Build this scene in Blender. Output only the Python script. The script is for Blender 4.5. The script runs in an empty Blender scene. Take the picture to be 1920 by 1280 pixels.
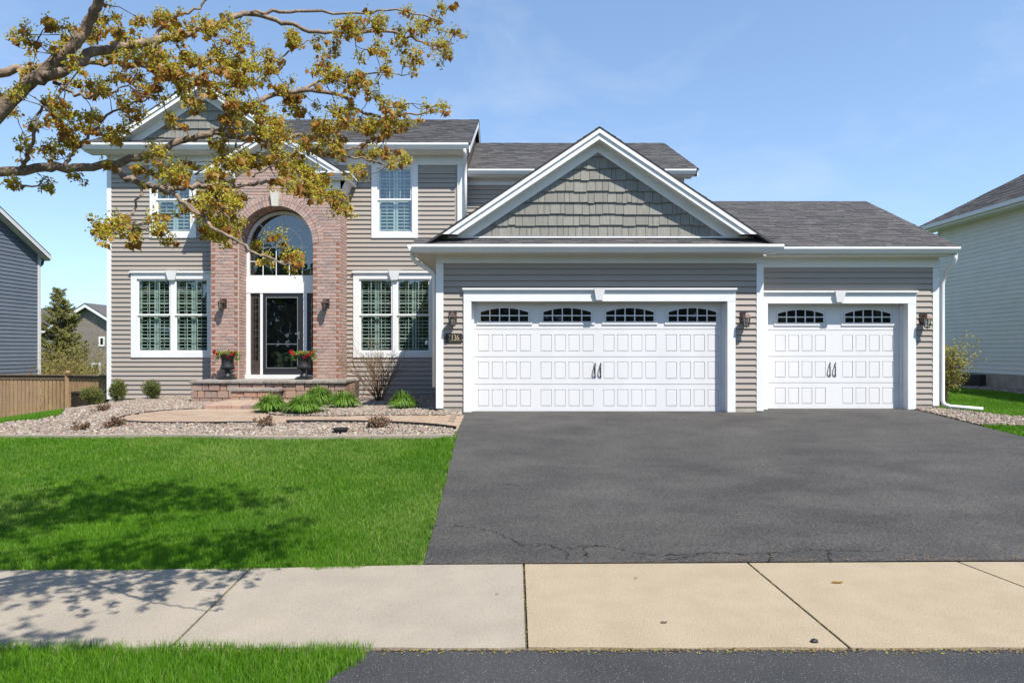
import bpy, math, random
import numpy as np
from mathutils import Vector, Matrix, noise as mnoise

random.seed(7); NR = np.random.default_rng(7)
S = bpy.context.scene
COL = S.collection

# ------------------------------------------------------------------ camera
F = 1300.0                       # focal length in photo pixels (1920 wide)
CAMZ = 1.72
HOR = 655.0
cam_d = bpy.data.cameras.new("camera"); cam = bpy.data.objects.new("camera", cam_d); COL.objects.link(cam)
cam_d.sensor_width = 36.0; cam_d.lens = F/1920*36.0
cam.location = (0, 0, CAMZ); cam.rotation_euler = (math.pi/2, 0, 0)
cam_d.shift_y = (HOR-640.0)/1920.0
cam_d.clip_start = 0.05; cam_d.clip_end = 3000
S.camera = cam

# ------------------------------------------------------------------ light
SUN = Vector((-0.75, 1.0, -1.8)).normalized()      # direction the light travels
EL = math.asin(-SUN.z); AZ = math.atan2(-SUN.x, -SUN.y)
w = bpy.data.worlds.new("World"); S.world = w; w.use_nodes = True
wn = w.node_tree; wn.nodes.clear()
sky = wn.nodes.new("ShaderNodeTexSky"); sky.sky_type = 'NISHITA'; sky.sun_disc = False
sky.sun_elevation = EL; sky.sun_rotation = AZ; sky.altitude = 100
sky.air_density = 1.12; sky.dust_density = 0.0; sky.ozone_density = 1.6
bgn = wn.nodes.new("ShaderNodeBackground"); bgn.inputs[1].default_value = 0.15
won = wn.nodes.new("ShaderNodeOutputWorld")
tcn = wn.nodes.new("ShaderNodeTexCoord"); sxn = wn.nodes.new("ShaderNodeSeparateXYZ"); cxn = wn.nodes.new("ShaderNodeCombineXYZ")
mzn = wn.nodes.new("ShaderNodeMapRange"); mzn.inputs[1].default_value = 0; mzn.inputs[2].default_value = 1; mzn.inputs[3].default_value = .13; mzn.inputs[4].default_value = 1   # elevation lifted: the horizon takes its colour from higher up
wn.links.new(tcn.outputs['Generated'], sxn.inputs[0]); wn.links.new(sxn.outputs[2], mzn.inputs[0])
wn.links.new(sxn.outputs[0], cxn.inputs[0]); wn.links.new(sxn.outputs[1], cxn.inputs[1]); wn.links.new(mzn.outputs[0], cxn.inputs[2]); wn.links.new(cxn.outputs[0], sky.inputs[0])
cmn = wn.nodes.new("ShaderNodeMapping"); cmn.inputs['Scale'].default_value = (2.2, 2.2, 5.0); cmn.inputs['Rotation'].default_value = (0, .25, .4); wn.links.new(tcn.outputs['Generated'], cmn.inputs[0])
cnn = wn.nodes.new("ShaderNodeTexNoise"); cnn.inputs['Scale'].default_value = 1.6; cnn.inputs['Detail'].default_value = 9; cnn.inputs['Roughness'].default_value = .6; cnn.inputs['Distortion'].default_value = .6; wn.links.new(cmn.outputs[0], cnn.inputs['Vector'])
crn = wn.nodes.new("ShaderNodeMapRange"); crn.inputs[1].default_value = .5; crn.inputs[2].default_value = .8; crn.inputs[3].default_value = 0; crn.inputs[4].default_value = .3; wn.links.new(cnn.outputs[0], crn.inputs[0])
cxm = wn.nodes.new("ShaderNodeMix"); cxm.data_type = 'RGBA'; cxm.inputs[7].default_value = (3.6, 4.0, 4.4, 1); wn.links.new(crn.outputs[0], cxm.inputs[0]); wn.links.new(sky.outputs[0], cxm.inputs[6])
wn.links.new(cxm.outputs[2], bgn.inputs[0]); wn.links.new(bgn.outputs[0], won.inputs[0])
sun_d = bpy.data.lights.new("sun", 'SUN'); sun_d.energy = 5.0; sun_d.angle = math.radians(0.53); sun_d.color = (1.0, 0.955, 0.89)
sun = bpy.data.objects.new("sun", sun_d); COL.objects.link(sun)
sun.location = (8, -12, 22); sun.rotation_euler = SUN.to_track_quat('-Z', 'Y').to_euler()
S.view_settings.view_transform = 'Standard'; S.view_settings.look = 'None'
S.view_settings.gamma = 1.0; S.view_settings.use_curve_mapping = False
S.view_settings.exposure = 0.66
S.cycles.max_bounces = 8; S.cycles.transparent_max_bounces = 12
S.cycles.use_denoising = True

# ------------------------------------------------------------------ helpers
def px(x, y, Y): return Vector(((x-960)*Y/F, Y, CAMZ+(HOR-y)*Y/F))
def sstep(a, b, v):
    t = np.clip((v-a)/(b-a), 0, 1); return t*t*(3-2*t)
def zg(X, Y):                                            # the lie of the land
    X = np.asarray(X, float); Y = np.asarray(Y, float)
    z = np.clip((Y-5.5)*0.0594, 0, 0.48)
    z = z - 0.14*np.clip(-9-X, 0, 6)*sstep(9.5, 13.5, Y)
    z = z + 0.10*sstep(14, 19, Y)*sstep(8.9, 10.5, X)
    z = z - 0.12*sstep(2.6, 1.6, Y)
    return z
def zgs(x, y): return float(zg(x, y))

class MB:
    def __init__(s): s.v = []; s.f = []; s.t = []
    def add(s, vs, fs, tint=0.0):
        n = len(s.v); s.v += [tuple(p) for p in vs]; s.f += [tuple(i+n for i in f) for f in fs]; s.t += [tint]*len(vs); return s
    def box(s, x0, x1, y0, y1, z0, z1, tint=0.0):
        return s.add([(x0,y0,z0),(x1,y0,z0),(x1,y1,z0),(x0,y1,z0),(x0,y0,z1),(x1,y0,z1),(x1,y1,z1),(x0,y1,z1)],
                     [(0,3,2,1),(4,5,6,7),(0,1,5,4),(1,2,6,5),(2,3,7,6),(3,0,4,7)], tint)
    def prism(s, poly, vec, tint=0.0):                   # poly: 3d loop, vec: extrusion
        n = len(poly); vec = Vector(vec); a = [Vector(p) for p in poly]; b = [p+vec for p in a]
        return s.add(a+b, [tuple(range(n))[::-1], tuple(range(n, 2*n))]+[(i,(i+1)%n,n+(i+1)%n,n+i) for i in range(n)], tint)
    def xz(s, poly, y0, y1, tint=0.0): return s.prism([(p[0], y0, p[1]) for p in poly], (0, y1-y0, 0), tint)
    def tube(s, pts, rad, seg=6, tint=0.0, cap=True):
        pts = [Vector(p) for p in pts]; n = len(pts)
        if not hasattr(rad, '__len__'): rad = [rad]*n
        vs = []; fs = []
        d0 = (pts[1]-pts[0]).normalized(); up = Vector((0,0,1)) if abs(d0.z) < .9 else Vector((1,0,0))
        for i, p in enumerate(pts):
            d = (pts[min(i+1, n-1)]-pts[max(i-1, 0)])
            d = d.normalized() if d.length > 1e-9 else d0
            a = d.cross(up)
            a = a.normalized() if a.length > 1e-6 else Vector((1,0,0))
            b = a.cross(d).normalized(); up = b
            for k in range(seg):
                t = 2*math.pi*k/seg; vs.append(p+(a*math.cos(t)+b*math.sin(t))*rad[i])
        for i in range(n-1):
            for k in range(seg):
                k2 = (k+1) % seg; fs.append((i*seg+k, i*seg+k2, (i+1)*seg+k2, (i+1)*seg+k))
        if cap: fs += [tuple(range(seg))[::-1], tuple((n-1)*seg+k for k in range(seg))]
        return s.add(vs, fs, tint)
    def lathe(s, prof, c, seg=24, tint=0.0):             # prof: (r, z)
        vs = []; fs = []; n = len(prof)
        for r, z in prof:
            for k in range(seg):
                t = 2*math.pi*k/seg; vs.append((c[0]+r*math.cos(t), c[1]+r*math.sin(t), c[2]+z))
        for i in range(n-1):
            for k in range(seg):
                k2 = (k+1) % seg; fs.append((i*seg+k, i*seg+k2, (i+1)*seg+k2, (i+1)*seg+k))
        fs += [tuple(range(seg))[::-1], tuple((n-1)*seg+k for k in range(seg))]
        return s.add(vs, fs, tint)
    def bar(s, a, b, w, h, tint=0.0, up=(0,0,1)):        # rectangular bar from a to b
        a = Vector(a); b = Vector(b); d = (b-a).normalized(); u = Vector(up)
        r = d.cross(u).normalized()*w*.5; u = r.cross(d).normalized()*h*.5
        return s.prism([a-r-u, a+r-u, a+r+u, a-r+u], b-a, tint)
    def build(s, name, mat, parent=None, smooth=False, kind=None, org=None, local=False):
        V = np.array(s.v, dtype=float).reshape(-1, 3)
        pw = WLOC[parent.name] if (parent is not None and not local) else Vector((0,0,0))
        if org is None:
            mn = V.min(0); mx = V.max(0); org = Vector(((mn[0]+mx[0])/2, (mn[1]+mx[1])/2, mn[2] if parent is None else (mn[2]+mx[2])/2))
        org = Vector(org); V = V-np.array(org)
        me = bpy.data.meshes.new(name); me.from_pydata(V.tolist(), [], s.f); me.update()
        if any(s.t):
            at = me.attributes.new('tint', 'FLOAT', 'POINT'); at.data.foreach_set('value', np.array(s.t, dtype=np.float32))
        if smooth: me.polygons.foreach_set('use_smooth', [True]*len(me.polygons))
        if mat: me.materials.append(mat)
        return put(name, me, parent, org-pw, kind, wl=org)
WLOC = {}
def put(name, me, parent, loc, kind=None, wl=None):
    o = bpy.data.objects.new(name, me); COL.objects.link(o); o.location = loc
    if parent is not None: o.parent = parent
    WLOC[o.name] = Vector(wl) if wl is not None else Vector(loc)+(WLOC[parent.name] if parent is not None else Vector((0,0,0)))
    if kind: o['kind'] = kind
    return o
def inst(name, me, parent, wloc, scale=(1,1,1), rot=(0,0,0)):
    wloc = Vector(wloc); o = put(name, me, parent, wloc-(WLOC[parent.name] if parent is not None else Vector((0,0,0))), wl=wloc)
    o.scale = scale; o.rotation_euler = rot; return o
def root(name, loc, label, cat, group=None):
    o = put(name, None, None, Vector(loc)); o.empty_display_size = .2
    return tag(o, label, cat, group)
def tag(o, label, cat, group=None):
    o['label'] = label; o['category'] = cat
    if group: o['group'] = group
    return o
def structure(o, label=None):
    o['kind'] = 'structure'
    if label: o['label'] = label
    return o
def fast_mesh(name, V, loops, totals, tint=None, mat=None, smooth=False):
    me = bpy.data.meshes.new(name); me.vertices.add(len(V)); me.vertices.foreach_set('co', np.asarray(V, np.float32).ravel())
    me.loops.add(len(loops)); me.loops.foreach_set('vertex_index', np.asarray(loops, np.int32))
    totals = np.asarray(totals, np.int32); me.polygons.add(len(totals))
    st = np.concatenate([[0], np.cumsum(totals)[:-1]]).astype(np.int32)
    me.polygons.foreach_set('loop_start', st)
    try: me.polygons.foreach_set('loop_total', totals)
    except Exception: pass
    if tint is not None:
        at = me.attributes.new('tint', 'FLOAT', 'POINT'); at.data.foreach_set('value', np.asarray(tint, np.float32))
    me.update(calc_edges=True); me.validate()
    if smooth: me.polygons.foreach_set('use_smooth', np.ones(len(me.polygons), bool))
    if mat: me.materials.append(mat)
    return me
def inpoly(P, poly):
    x = P[:,0]; y = P[:,1]; c = np.zeros(len(P), bool); n = len(poly)
    for i in range(n):
        x1, y1 = poly[i]; x2, y2 = poly[(i+1) % n]
        if y1 == y2: continue
        m = ((y1 > y) != (y2 > y)) & (x < (x2-x1)*(y-y1)/(y2-y1)+x1); c ^= m
    return c
def rib(pts, w):                                           # resample a 2d polyline smoothly (Catmull-Rom)
    out = []; n = len(pts)
    for i in range(n-1):
        p0 = pts[max(i-1,0)]; p1 = pts[i]; p2 = pts[i+1]; p3 = pts[min(i+2,n-1)]
        for k in range(w):
            t = k/w
            out.append(tuple(.5*((2*b)+(-a+c)*t+(2*a-5*b+4*c-d)*t*t+(-a+3*b-3*c+d)*t**3) for a,b,c,d in zip(p0,p1,p2,p3)))
    out.append(tuple(pts[-1])); return out

# ------------------------------------------------------------------ materials
def srgb(r, g, b):
    f = lambda c: (c/255/12.92) if c/255 <= .04045 else ((c/255+.055)/1.055)**2.4
    return (f(r), f(g), f(b), 1)
def M(name, c1, c2=None, patch=None, scale=6, detail=6, rough=.7, bump=0, bscale=80, stretch=(1,1,1), rand=0, ramp=None, spec=.35, metal=0, speck=None, fine=0, fscale=150, trans=0):
    m = bpy.data.materials.new(name); m.use_nodes = True; nt = m.node_tree; N = nt.nodes; L = nt.links
    p = N['Principled BSDF']; p.inputs['Roughness'].default_value = rough; p.inputs['Specular IOR Level'].default_value = spec; p.inputs['Metallic'].default_value = metal
    g = N.new('ShaderNodeNewGeometry'); mp = N.new('ShaderNodeMapping'); mp.inputs['Scale'].default_value = stretch
    L.new(g.outputs['Position'], mp.inputs['Vector']); pos = mp.outputs[0]
    def noise(sc, de=6, ro=.55):
        n = N.new('ShaderNodeTexNoise'); n.inputs['Scale'].default_value = sc; n.inputs['Detail'].default_value = de; n.inputs['Roughness'].default_value = ro; L.new(pos, n.inputs['Vector']); return n.outputs[0]
    def mix(a, b, fac, mode='MIX'):
        x = N.new('ShaderNodeMix'); x.data_type = 'RGBA'; x.blend_type = mode
        for s, v in ((x.inputs[0], fac), (x.inputs[6], a), (x.inputs[7], b)):
            if isinstance(v, (tuple, float, int)): s.default_value = v
            else: L.new(v, s)
        return x.outputs[2]
    def rng(v, a, b, c=0., d=1.):
        r = N.new('ShaderNodeMapRange'); L.new(v, r.inputs[0])
        for i, q in enumerate((a, b, c, d)): r.inputs[i+1].default_value = q
        return r.outputs[0]
    col = tuple(c1)
    if ramp or rand:
        oi = N.new('ShaderNodeObjectInfo'); at = N.new('ShaderNodeAttribute'); at.attribute_name = 'tint'
        ad = N.new('ShaderNodeMath'); ad.operation = 'ADD'; L.new(oi.outputs['Random'], ad.inputs[0]); L.new(at.outputs['Fac'], ad.inputs[1])
        fr = N.new('ShaderNodeMath'); fr.operation = 'FRACT'; L.new(ad.outputs[0], fr.inputs[0]); rv = fr.outputs[0]
    if ramp:
        cr = N.new('ShaderNodeValToRGB'); e = cr.color_ramp.elements
        while len(e) < len(ramp): e.new(.5)
        for i, c in enumerate(ramp): e[i].position = i/(len(ramp)-1); e[i].color = c
        L.new(rv, cr.inputs[0]); col = cr.outputs[0]
    if c2 is not None:
        n1 = rng(noise(scale, detail), .35, .65)
        col = mix(col, tuple(c2), n1) if not ramp else mix(col, mix(col, tuple(c2), .6), n1)
    if rand and not ramp:
        hv = N.new('ShaderNodeHueSaturation'); L.new(rng(rv, 0, 1, 1-rand, 1+rand), hv.inputs['Value'])
        if isinstance(col, tuple): hv.inputs['Color'].default_value = col
        else: L.new(col, hv.inputs['Color'])
        col = hv.outputs[0]
    if fine:
        f1 = rng(noise(fscale, 3, .6), .3, .7, 1-fine, 1+fine)
        cm = N.new('ShaderNodeHueSaturation'); L.new(f1, cm.inputs['Value'])
        if isinstance(col, tuple): cm.inputs['Color'].default_value = col
        else: L.new(col, cm.inputs['Color'])
        col = cm.outputs[0]
    if patch:
        f2 = rng(noise(patch[0], 3, .5), .35, .65, 1-patch[1], 1+patch[1]); hq = N.new('ShaderNodeHueSaturation'); L.new(f2, hq.inputs['Value']); L.new(col, hq.inputs['Color']); col = hq.outputs[0]
    if speck:
        sc, thr, sc_col = speck
        vo = N.new('ShaderNodeTexNoise'); vo.inputs['Scale'].default_value = sc; vo.inputs['Detail'].default_value = 1; L.new(pos, vo.inputs['Vector'])
        col = mix(col, tuple(sc_col), rng(vo.outputs[0], thr, thr+.05))
    if isinstance(col, tuple): p.inputs['Base Color'].default_value = col
    else: L.new(col, p.inputs['Base Color'])
    if bump:
        b = N.new('ShaderNodeBump'); b.inputs['Strength'].default_value = bump; b.inputs['Distance'].default_value = .01
        L.new(noise(bscale, 5, .6), b.inputs['Height']); L.new(b.outputs[0], p.inputs['Normal'])
    if trans:
        tr = N.new('ShaderNodeBsdfTranslucent'); ms = N.new('ShaderNodeMixShader'); ms.inputs[0].default_value = trans
        if isinstance(col, tuple): tr.inputs[0].default_value = col
        else: L.new(col, tr.inputs[0])
        L.new(p.outputs[0], ms.inputs[1]); L.new(tr.outputs[0], ms.inputs[2]); L.new(ms.outputs[0], N['Material Output'].inputs[0])
    return m
def glass(name, refl=.12, tint=(.8,.87,.86,1)):
    m = bpy.data.materials.new(name); m.use_nodes = True; nt = m.node_tree; N = nt.nodes; L = nt.links; N.remove(N['Principled BSDF'])
    t = N.new('ShaderNodeBsdfTransparent'); t.inputs[0].default_value = tint
    g = N.new('ShaderNodeBsdfGlossy'); g.inputs['Roughness'].default_value = .015
    lwt = N.new('ShaderNodeLayerWeight'); lwt.inputs[0].default_value = .5
    pw5 = N.new('ShaderNodeMath'); pw5.operation = 'POWER'; pw5.inputs[1].default_value = 5; L.new(lwt.outputs['Facing'], pw5.inputs[0])
    lw = N.new('ShaderNodeMath'); lw.operation = 'MULTIPLY_ADD'; lw.inputs[1].default_value = .7; lw.inputs[2].default_value = .04; L.new(pw5.outputs[0], lw.inputs[0])
    ad = N.new('ShaderNodeMath'); ad.operation = 'ADD'; ad.inputs[1].default_value = refl; ad.use_clamp = True
    L.new(lw.outputs[0], ad.inputs[0]); mx = N.new('ShaderNodeMixShader'); L.new(ad.outputs[0], mx.inputs[0]); L.new(t.outputs[0], mx.inputs[1]); L.new(g.outputs[0], mx.inputs[2])
    geo = N.new('ShaderNodeNewGeometry'); nz = N.new('ShaderNodeTexNoise'); nz.inputs['Scale'].default_value = 3.0; L.new(geo.outputs['Position'], nz.inputs['Vector'])
    bp = N.new('ShaderNodeBump'); bp.inputs['Strength'].default_value = .06; bp.inputs['Distance'].default_value = .02; L.new(nz.outputs[0], bp.inputs['Height']); L.new(bp.outputs[0], g.inputs['Normal'])
    L.new(mx.outputs[0], N['Material Output'].inputs[0]); return m
white = M('white_trim', (.70,.695,.675,1), (.66,.655,.635,1), scale=3, rough=.45, fine=.02, fscale=40)
door_white = M('white_door', (.65,.64,.63,1), (.615,.605,.595,1), scale=2, rough=.5, bump=.05, bscale=300, stretch=(1,1,.1))
soffit_m = M('soffit_white', (.74,.73,.69,1), (.69,.68,.64,1), scale=3, rough=.55)
siding_m = M('taupe_siding', (.322,.278,.236,1), (.299,.258,.219,1), scale=2.2, rough=.55, rand=.035, bump=.08, bscale=120, stretch=(.12,1,1))
gray_siding_m = M('blue_grey_siding', (.145,.168,.205,1), (.13,.152,.188,1), scale=2, rough=.55, rand=.05)
cream_siding_m = M('cream_siding', (.68,.66,.60,1), (.64,.62,.565,1), scale=2, rough=.55, rand=.03)
brown_siding_m = M('brown_siding', (.20,.165,.14,1), (.18,.15,.125,1), scale=2, rough=.6, rand=.05)
shake_m = M('shake_siding', (.245,.232,.20,1), (.175,.166,.143,1), scale=9, detail=8, rough=.75, rand=.12, bump=.5, bscale=30, stretch=(6,1,.35))
shingle_m = M('roof_shingles', (.1,.1,.1,1), (.045,.043,.046,1), scale=18, rough=.95, spec=.1, fine=.3, fscale=260, bump=.5, bscale=300,
              ramp=[(.108,.102,.10,1),(.078,.075,.077,1),(.135,.127,.121,1),(.095,.095,.09,1),(.115,.104,.104,1),(.082,.079,.08,1)])
edge_m = M('roof_edge', (.035,.035,.037,1), rough=.9)
brick_m = M('brick', (.3,.2,.17,1), (.50,.38,.32,1), scale=34, detail=8, rough=.85, bump=.5, bscale=70, fine=.22, fscale=120,
            ramp=[(.36,.205,.155,1),(.25,.16,.135,1),(.42,.275,.22,1),(.19,.135,.125,1),(.40,.23,.17,1),(.31,.225,.195,1)])
brick_red_m = M('red_brick', (.33,.135,.075,1), (.25,.11,.07,1), scale=25, rough=.85, bump=.4, bscale=70, rand=.2)
mortar_m = M('mortar', (.56,.47,.41,1), (.48,.40,.35,1), scale=20, rough=.95, bump=.4, bscale=150)
keystone_m = M('limestone', (.60,.57,.50,1), (.52,.49,.42,1), scale=12, rough=.85, bump=.2)
block_m = M('wall_block', (.3,.2,.16,1), (.33,.25,.20,1), scale=14, rough=.9, bump=.6, bscale=60, fine=.15,
            ramp=[(.34,.18,.115,1),(.25,.155,.125,1),(.38,.235,.155,1),(.20,.14,.125,1),(.36,.20,.12,1),(.30,.215,.18,1)])
cap_m = M('cap_stone', (.27,.24,.20,1), (.19,.17,.145,1), scale=10, rough=.9, bump=.5, bscale=60, rand=.12)
paver_m = M('paver', (.3,.2,.15,1), (.36,.28,.20,1), scale=6, rough=.9, bump=.4, bscale=90, fine=.15,
            ramp=[(.37,.25,.17,1),(.31,.215,.15,1),(.41,.30,.21,1),(.31,.23,.175,1),(.39,.285,.195,1)])
found_m = M('foundation', (.36,.32,.26,1), (.27,.235,.19,1), scale=5, rough=.9, bump=.4, bscale=60, fine=.12)
conc_grey = M('grey_concrete', (.305,.262,.203,1), (.265,.228,.178,1), scale=2.2, detail=12, rough=.92, bump=.5, bscale=130, fine=.16, fscale=100, speck=(45,.73,(.15,.13,.10,1)))
conc_tan = M('tan_concrete', (.33,.265,.178,1), (.298,.238,.158,1), scale=3.5, detail=12, rough=.92, bump=.6, bscale=120, fine=.28, fscale=110, speck=(60,.71,(.17,.13,.085,1)))
asphalt_m = M('asphalt', (.074,.0685,.062,1), (.045,.0425,.040,1), patch=(.33,.13), scale=1.4, detail=10, rough=.85, bump=1.0, bscale=140, fine=.65, fscale=55, stretch=(.8,1.15,1), speck=(85,.70,(.20,.19,.17,1)), spec=.3)
apron_m = M('worn_asphalt', (.058,.057,.058,1), (.040,.040,.042,1), scale=1.5, detail=9, rough=.85, bump=1.0, bscale=240, fine=.4, fscale=200, speck=(110,.66,(.26,.26,.25,1)))
crack_m = M('crack', (.012,.012,.012,1), rough=1)
joint_m = M('joint_soil', (.09,.075,.05,1), (.05,.045,.03,1), scale=30, rough=1)
soil_m = M('soil', (.13,.10,.075,1), (.08,.06,.045,1), scale=8, rough=1, bump=.5)
turf_m = M('turf', (.06,.115,.018,1), (.085,.125,.03,1), scale=1.2, detail=8, rough=1, fine=.3, fscale=60)
grass_m = M('grass_blades', (.06,.16,.02,1), (.06,.19,.006,1), scale=1.1, detail=5, rough=.55, trans=.45, spec=.25,
            ramp=[(.075,.185,.007,1),(.115,.275,.010,1),(.165,.345,.02,1),(.22,.37,.05,1),(.34,.38,.13,1)])
rock_m = M('river_rock', (.3,.25,.2,1), (.26,.21,.16,1), scale=40, rough=.8, fine=.15, fscale=200,
           ramp=[(.27,.175,.115,1),(.12,.088,.07,1),(.38,.31,.24,1),(.19,.10,.075,1),(.11,.108,.10,1),(.47,.41,.34,1),(.20,.185,.15,1),(.07,.055,.047,1),(.29,.21,.14,1)])
black_plastic = M('black_plastic', (.02,.02,.021,1), rough=.55)
black_metal = M('black_metal', (.018,.018,.02,1), rough=.35, spec=.5)
urn_m = M('black_urn', (.012,.012,.014,1), (.026,.026,.027,1), scale=20, rough=.5, spec=.4)
bronze_m = M('bronze', (.10,.065,.05,1), (.05,.035,.03,1), scale=18, rough=.5, metal=.6)
copper_m = M('copper_brown', (.11,.07,.058,1), (.07,.048,.042,1), scale=25, rough=.45, metal=.5)
brass_m = M('aged_brass', (.55,.43,.27,1), rough=.4, metal=.4)
plaque_m = M('plaque_black', (.03,.026,.022,1), rough=.5)
unlit_dark = M('unlit_dark', (.035,.037,.04,1), rough=.9)  # near-black base colour stands in for the shade of unlit interiors
shutter_m = M('shutter_white', (.62,.65,.62,1), rough=.5)
shutter_low = shutter_m
door_black = M('black_door', (.016,.017,.02,1), rough=.4, spec=.5)
door_trim = M('grey_bead', (.16,.165,.17,1), rough=.4)
door_brown = M('dark_brown_door', (.055,.042,.036,1), (.04,.03,.027,1), scale=10, rough=.5)
steel_m = M('satin_nickel', (.55,.53,.5,1), rough=.3, metal=1)
glass_m = glass('window_glass', .075, (.84,.90,.875,1)); glass_up = glass_m
glass_dark = glass('door_glass', .05, (.6,.62,.64,1)); lamp_glass = glass('lamp_glass', .12, (.85,.86,.85,1))
bulb_m = M('frosted_bulb', (.75,.76,.76,1), rough=.35)
bark_m = M('maple_bark', (.30,.225,.165,1), (.15,.11,.08,1), scale=22, detail=9, rough=.9, bump=.9, bscale=60, fine=.2, fscale=70)
twig_m = M('twig_bark', (.12,.085,.06,1), (.075,.05,.036,1), scale=30, rough=.9)
flower_m = M('maple_flower', (.4,.4,.05,1), None, rough=.6, trans=.35, ramp=[(.50,.42,.035,1),(.40,.38,.04,1),(.66,.53,.05,1),(.28,.28,.035,1),(.55,.42,.04,1)])
leaf_m = M('maple_leaf', (.2,.1,.03,1), None, rough=.45, trans=.4, ramp=[(.30,.12,.026,1),(.38,.20,.035,1),(.21,.07,.022,1),(.40,.27,.045,1),(.27,.10,.024,1),(.34,.28,.04,1)])
box_leaf = M('boxwood_leaf', (.06,.1,.02,1), None, rough=.5, trans=.25, ramp=[(.10,.14,.025,1),(.16,.18,.035,1),(.07,.105,.018,1),(.22,.20,.05,1)])
lily_m = M('daylily_leaf', (.1,.24,.03,1), None, rough=.45, trans=.3, ramp=[(.105,.215,.02,1),(.145,.265,.03,1),(.075,.165,.016,1),(.20,.30,.055,1)])
dry_m = M('dry_stem', (.19,.12,.07,1), (.11,.068,.042,1), scale=20, rough=.9, rand=.3)
yl_leaf = M('yellow_green_leaf', (.3,.3,.06,1), None, rough=.5, trans=.35, ramp=[(.34,.32,.06,1),(.26,.27,.05,1),(.42,.36,.09,1),(.20,.22,.04,1)])
needle_m = M('spruce_needle', (.05,.07,.03,1), None, rough=.6, trans=.1, ramp=[(.19,.20,.05,1),(.28,.26,.06,1),(.13,.15,.05,1),(.35,.31,.07,1)])
petal_m = M('red_petal', (.55,.015,.02,1), None, rough=.5, trans=.2, ramp=[(.55,.012,.02,1),(.45,.01,.015,1),(.65,.04,.05,1)])
fence_m = M('cedar_fence', (.37,.235,.13,1), (.26,.165,.09,1), scale=9, rough=.85, rand=.12, bump=.4, bscale=40, stretch=(5,5,.4))
fence_dk = M('cedar_rail', (.20,.135,.085,1), (.14,.09,.06,1), scale=9, rough=.85)

# ------------------------------------------------------------------ terrain
def sheet(name, poly, mat, off, step=.25, parent=None, thick=0):
    xs = [p[0] for p in poly]; ys = [p[1] for p in poly]
    import bmesh
    bm = bmesh.new(); f = bm.faces.new([bm.verts.new((p[0], p[1], 0)) for p in poly])
    for ax, lo, hi in ((0, min(xs), max(xs)), (1, min(ys), max(ys))):
        k = math.floor(lo/step)+1
        while k*step < hi:
            co = [0,0,0]; no = [0,0,0]; co[ax] = k*step; no[ax] = 1
            bmesh.ops.bisect_plane(bm, geom=bm.verts[:]+bm.edges[:]+bm.faces[:], plane_co=co, plane_no=no, dist=1e-5); k += 1
    for v in bm.verts: v.co.z = zgs(v.co.x, v.co.y)+off
    bmesh.ops.recalc_face_normals(bm, faces=bm.faces[:])
    if sum(f.normal.z for f in bm.faces) < 0: bmesh.ops.reverse_faces(bm, faces=bm.faces[:])
    me = bpy.data.meshes.new(name); bm.to_mesh(me); bm.free(); me.materials.append(mat)
    for p in me.polygons: p.use_smooth = True
    c = Vector((sum(xs)/len(xs), sum(ys)/len(ys), 0))
    me.transform(Matrix.Translation(-c)); return put(name, me, parent, c-(WLOC[parent.name] if parent else Vector((0,0,0))), wl=c)

def axis(lo, hi, fine_lo, fine_hi, st):
    a = list(np.arange(fine_lo, fine_hi+1e-6, st)); d = st; v = fine_lo
    L_ = []
    while v > lo: d *= 1.6; v -= d; L_.append(max(v, lo))
    d = st; v = fine_hi; R_ = []
    while v < hi: d *= 1.6; v += d; R_.append(min(v, hi))
    return np.array(L_[::-1]+a+R_)
gx = axis(-900, 900, -18, 18, .5); gy = axis(-700, 1500, 0, 26, .25)
GX, GY = np.meshgrid(gx, gy); GZ = zg(GX, GY)-.012
nx, ny = len(gx), len(gy)
idx = np.arange(nx*ny).reshape(ny, nx)
q = np.stack([idx[:-1,:-1], idx[:-1,1:], idx[1:,1:], idx[1:,:-1]], -1).reshape(-1, 4)
gme = fast_mesh('ground', np.stack([GX, GY, GZ], -1).reshape(-1, 3), q.ravel(), np.full(len(q), 4), mat=turf_m, smooth=True)
structure(put('ground', gme, None, (0,0,0)))

DRIVE = [(-.70,5.50),(3.6,5.575),(8.35,5.59),(8.22,8.0),(8.10,10.2),(8.07,11.9),(8.07,13.4),(8.10,14.36),(5.0,14.36),(5.0,13.74),(-.95,13.74),(-.95,13.0),(-.88,11.0),(-.80,8.8),(-.74,7)]
drive = structure(sheet('driveway', DRIVE, asphalt_m, .02))
APRON = [(-.80,3.955),(-.95,3.6),(-1.4,2.4),(-2.2,1.6),(14,1.6),(13.2,2.6),(12.6,3.955)]
structure(sheet('driveway_apron', APRON, apron_m, .008))
structure(sheet('street', [(-60,-7.5),(60,-7.5),(60,1.55),(-60,1.55)], apron_m, .003, step=2.0))
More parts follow.
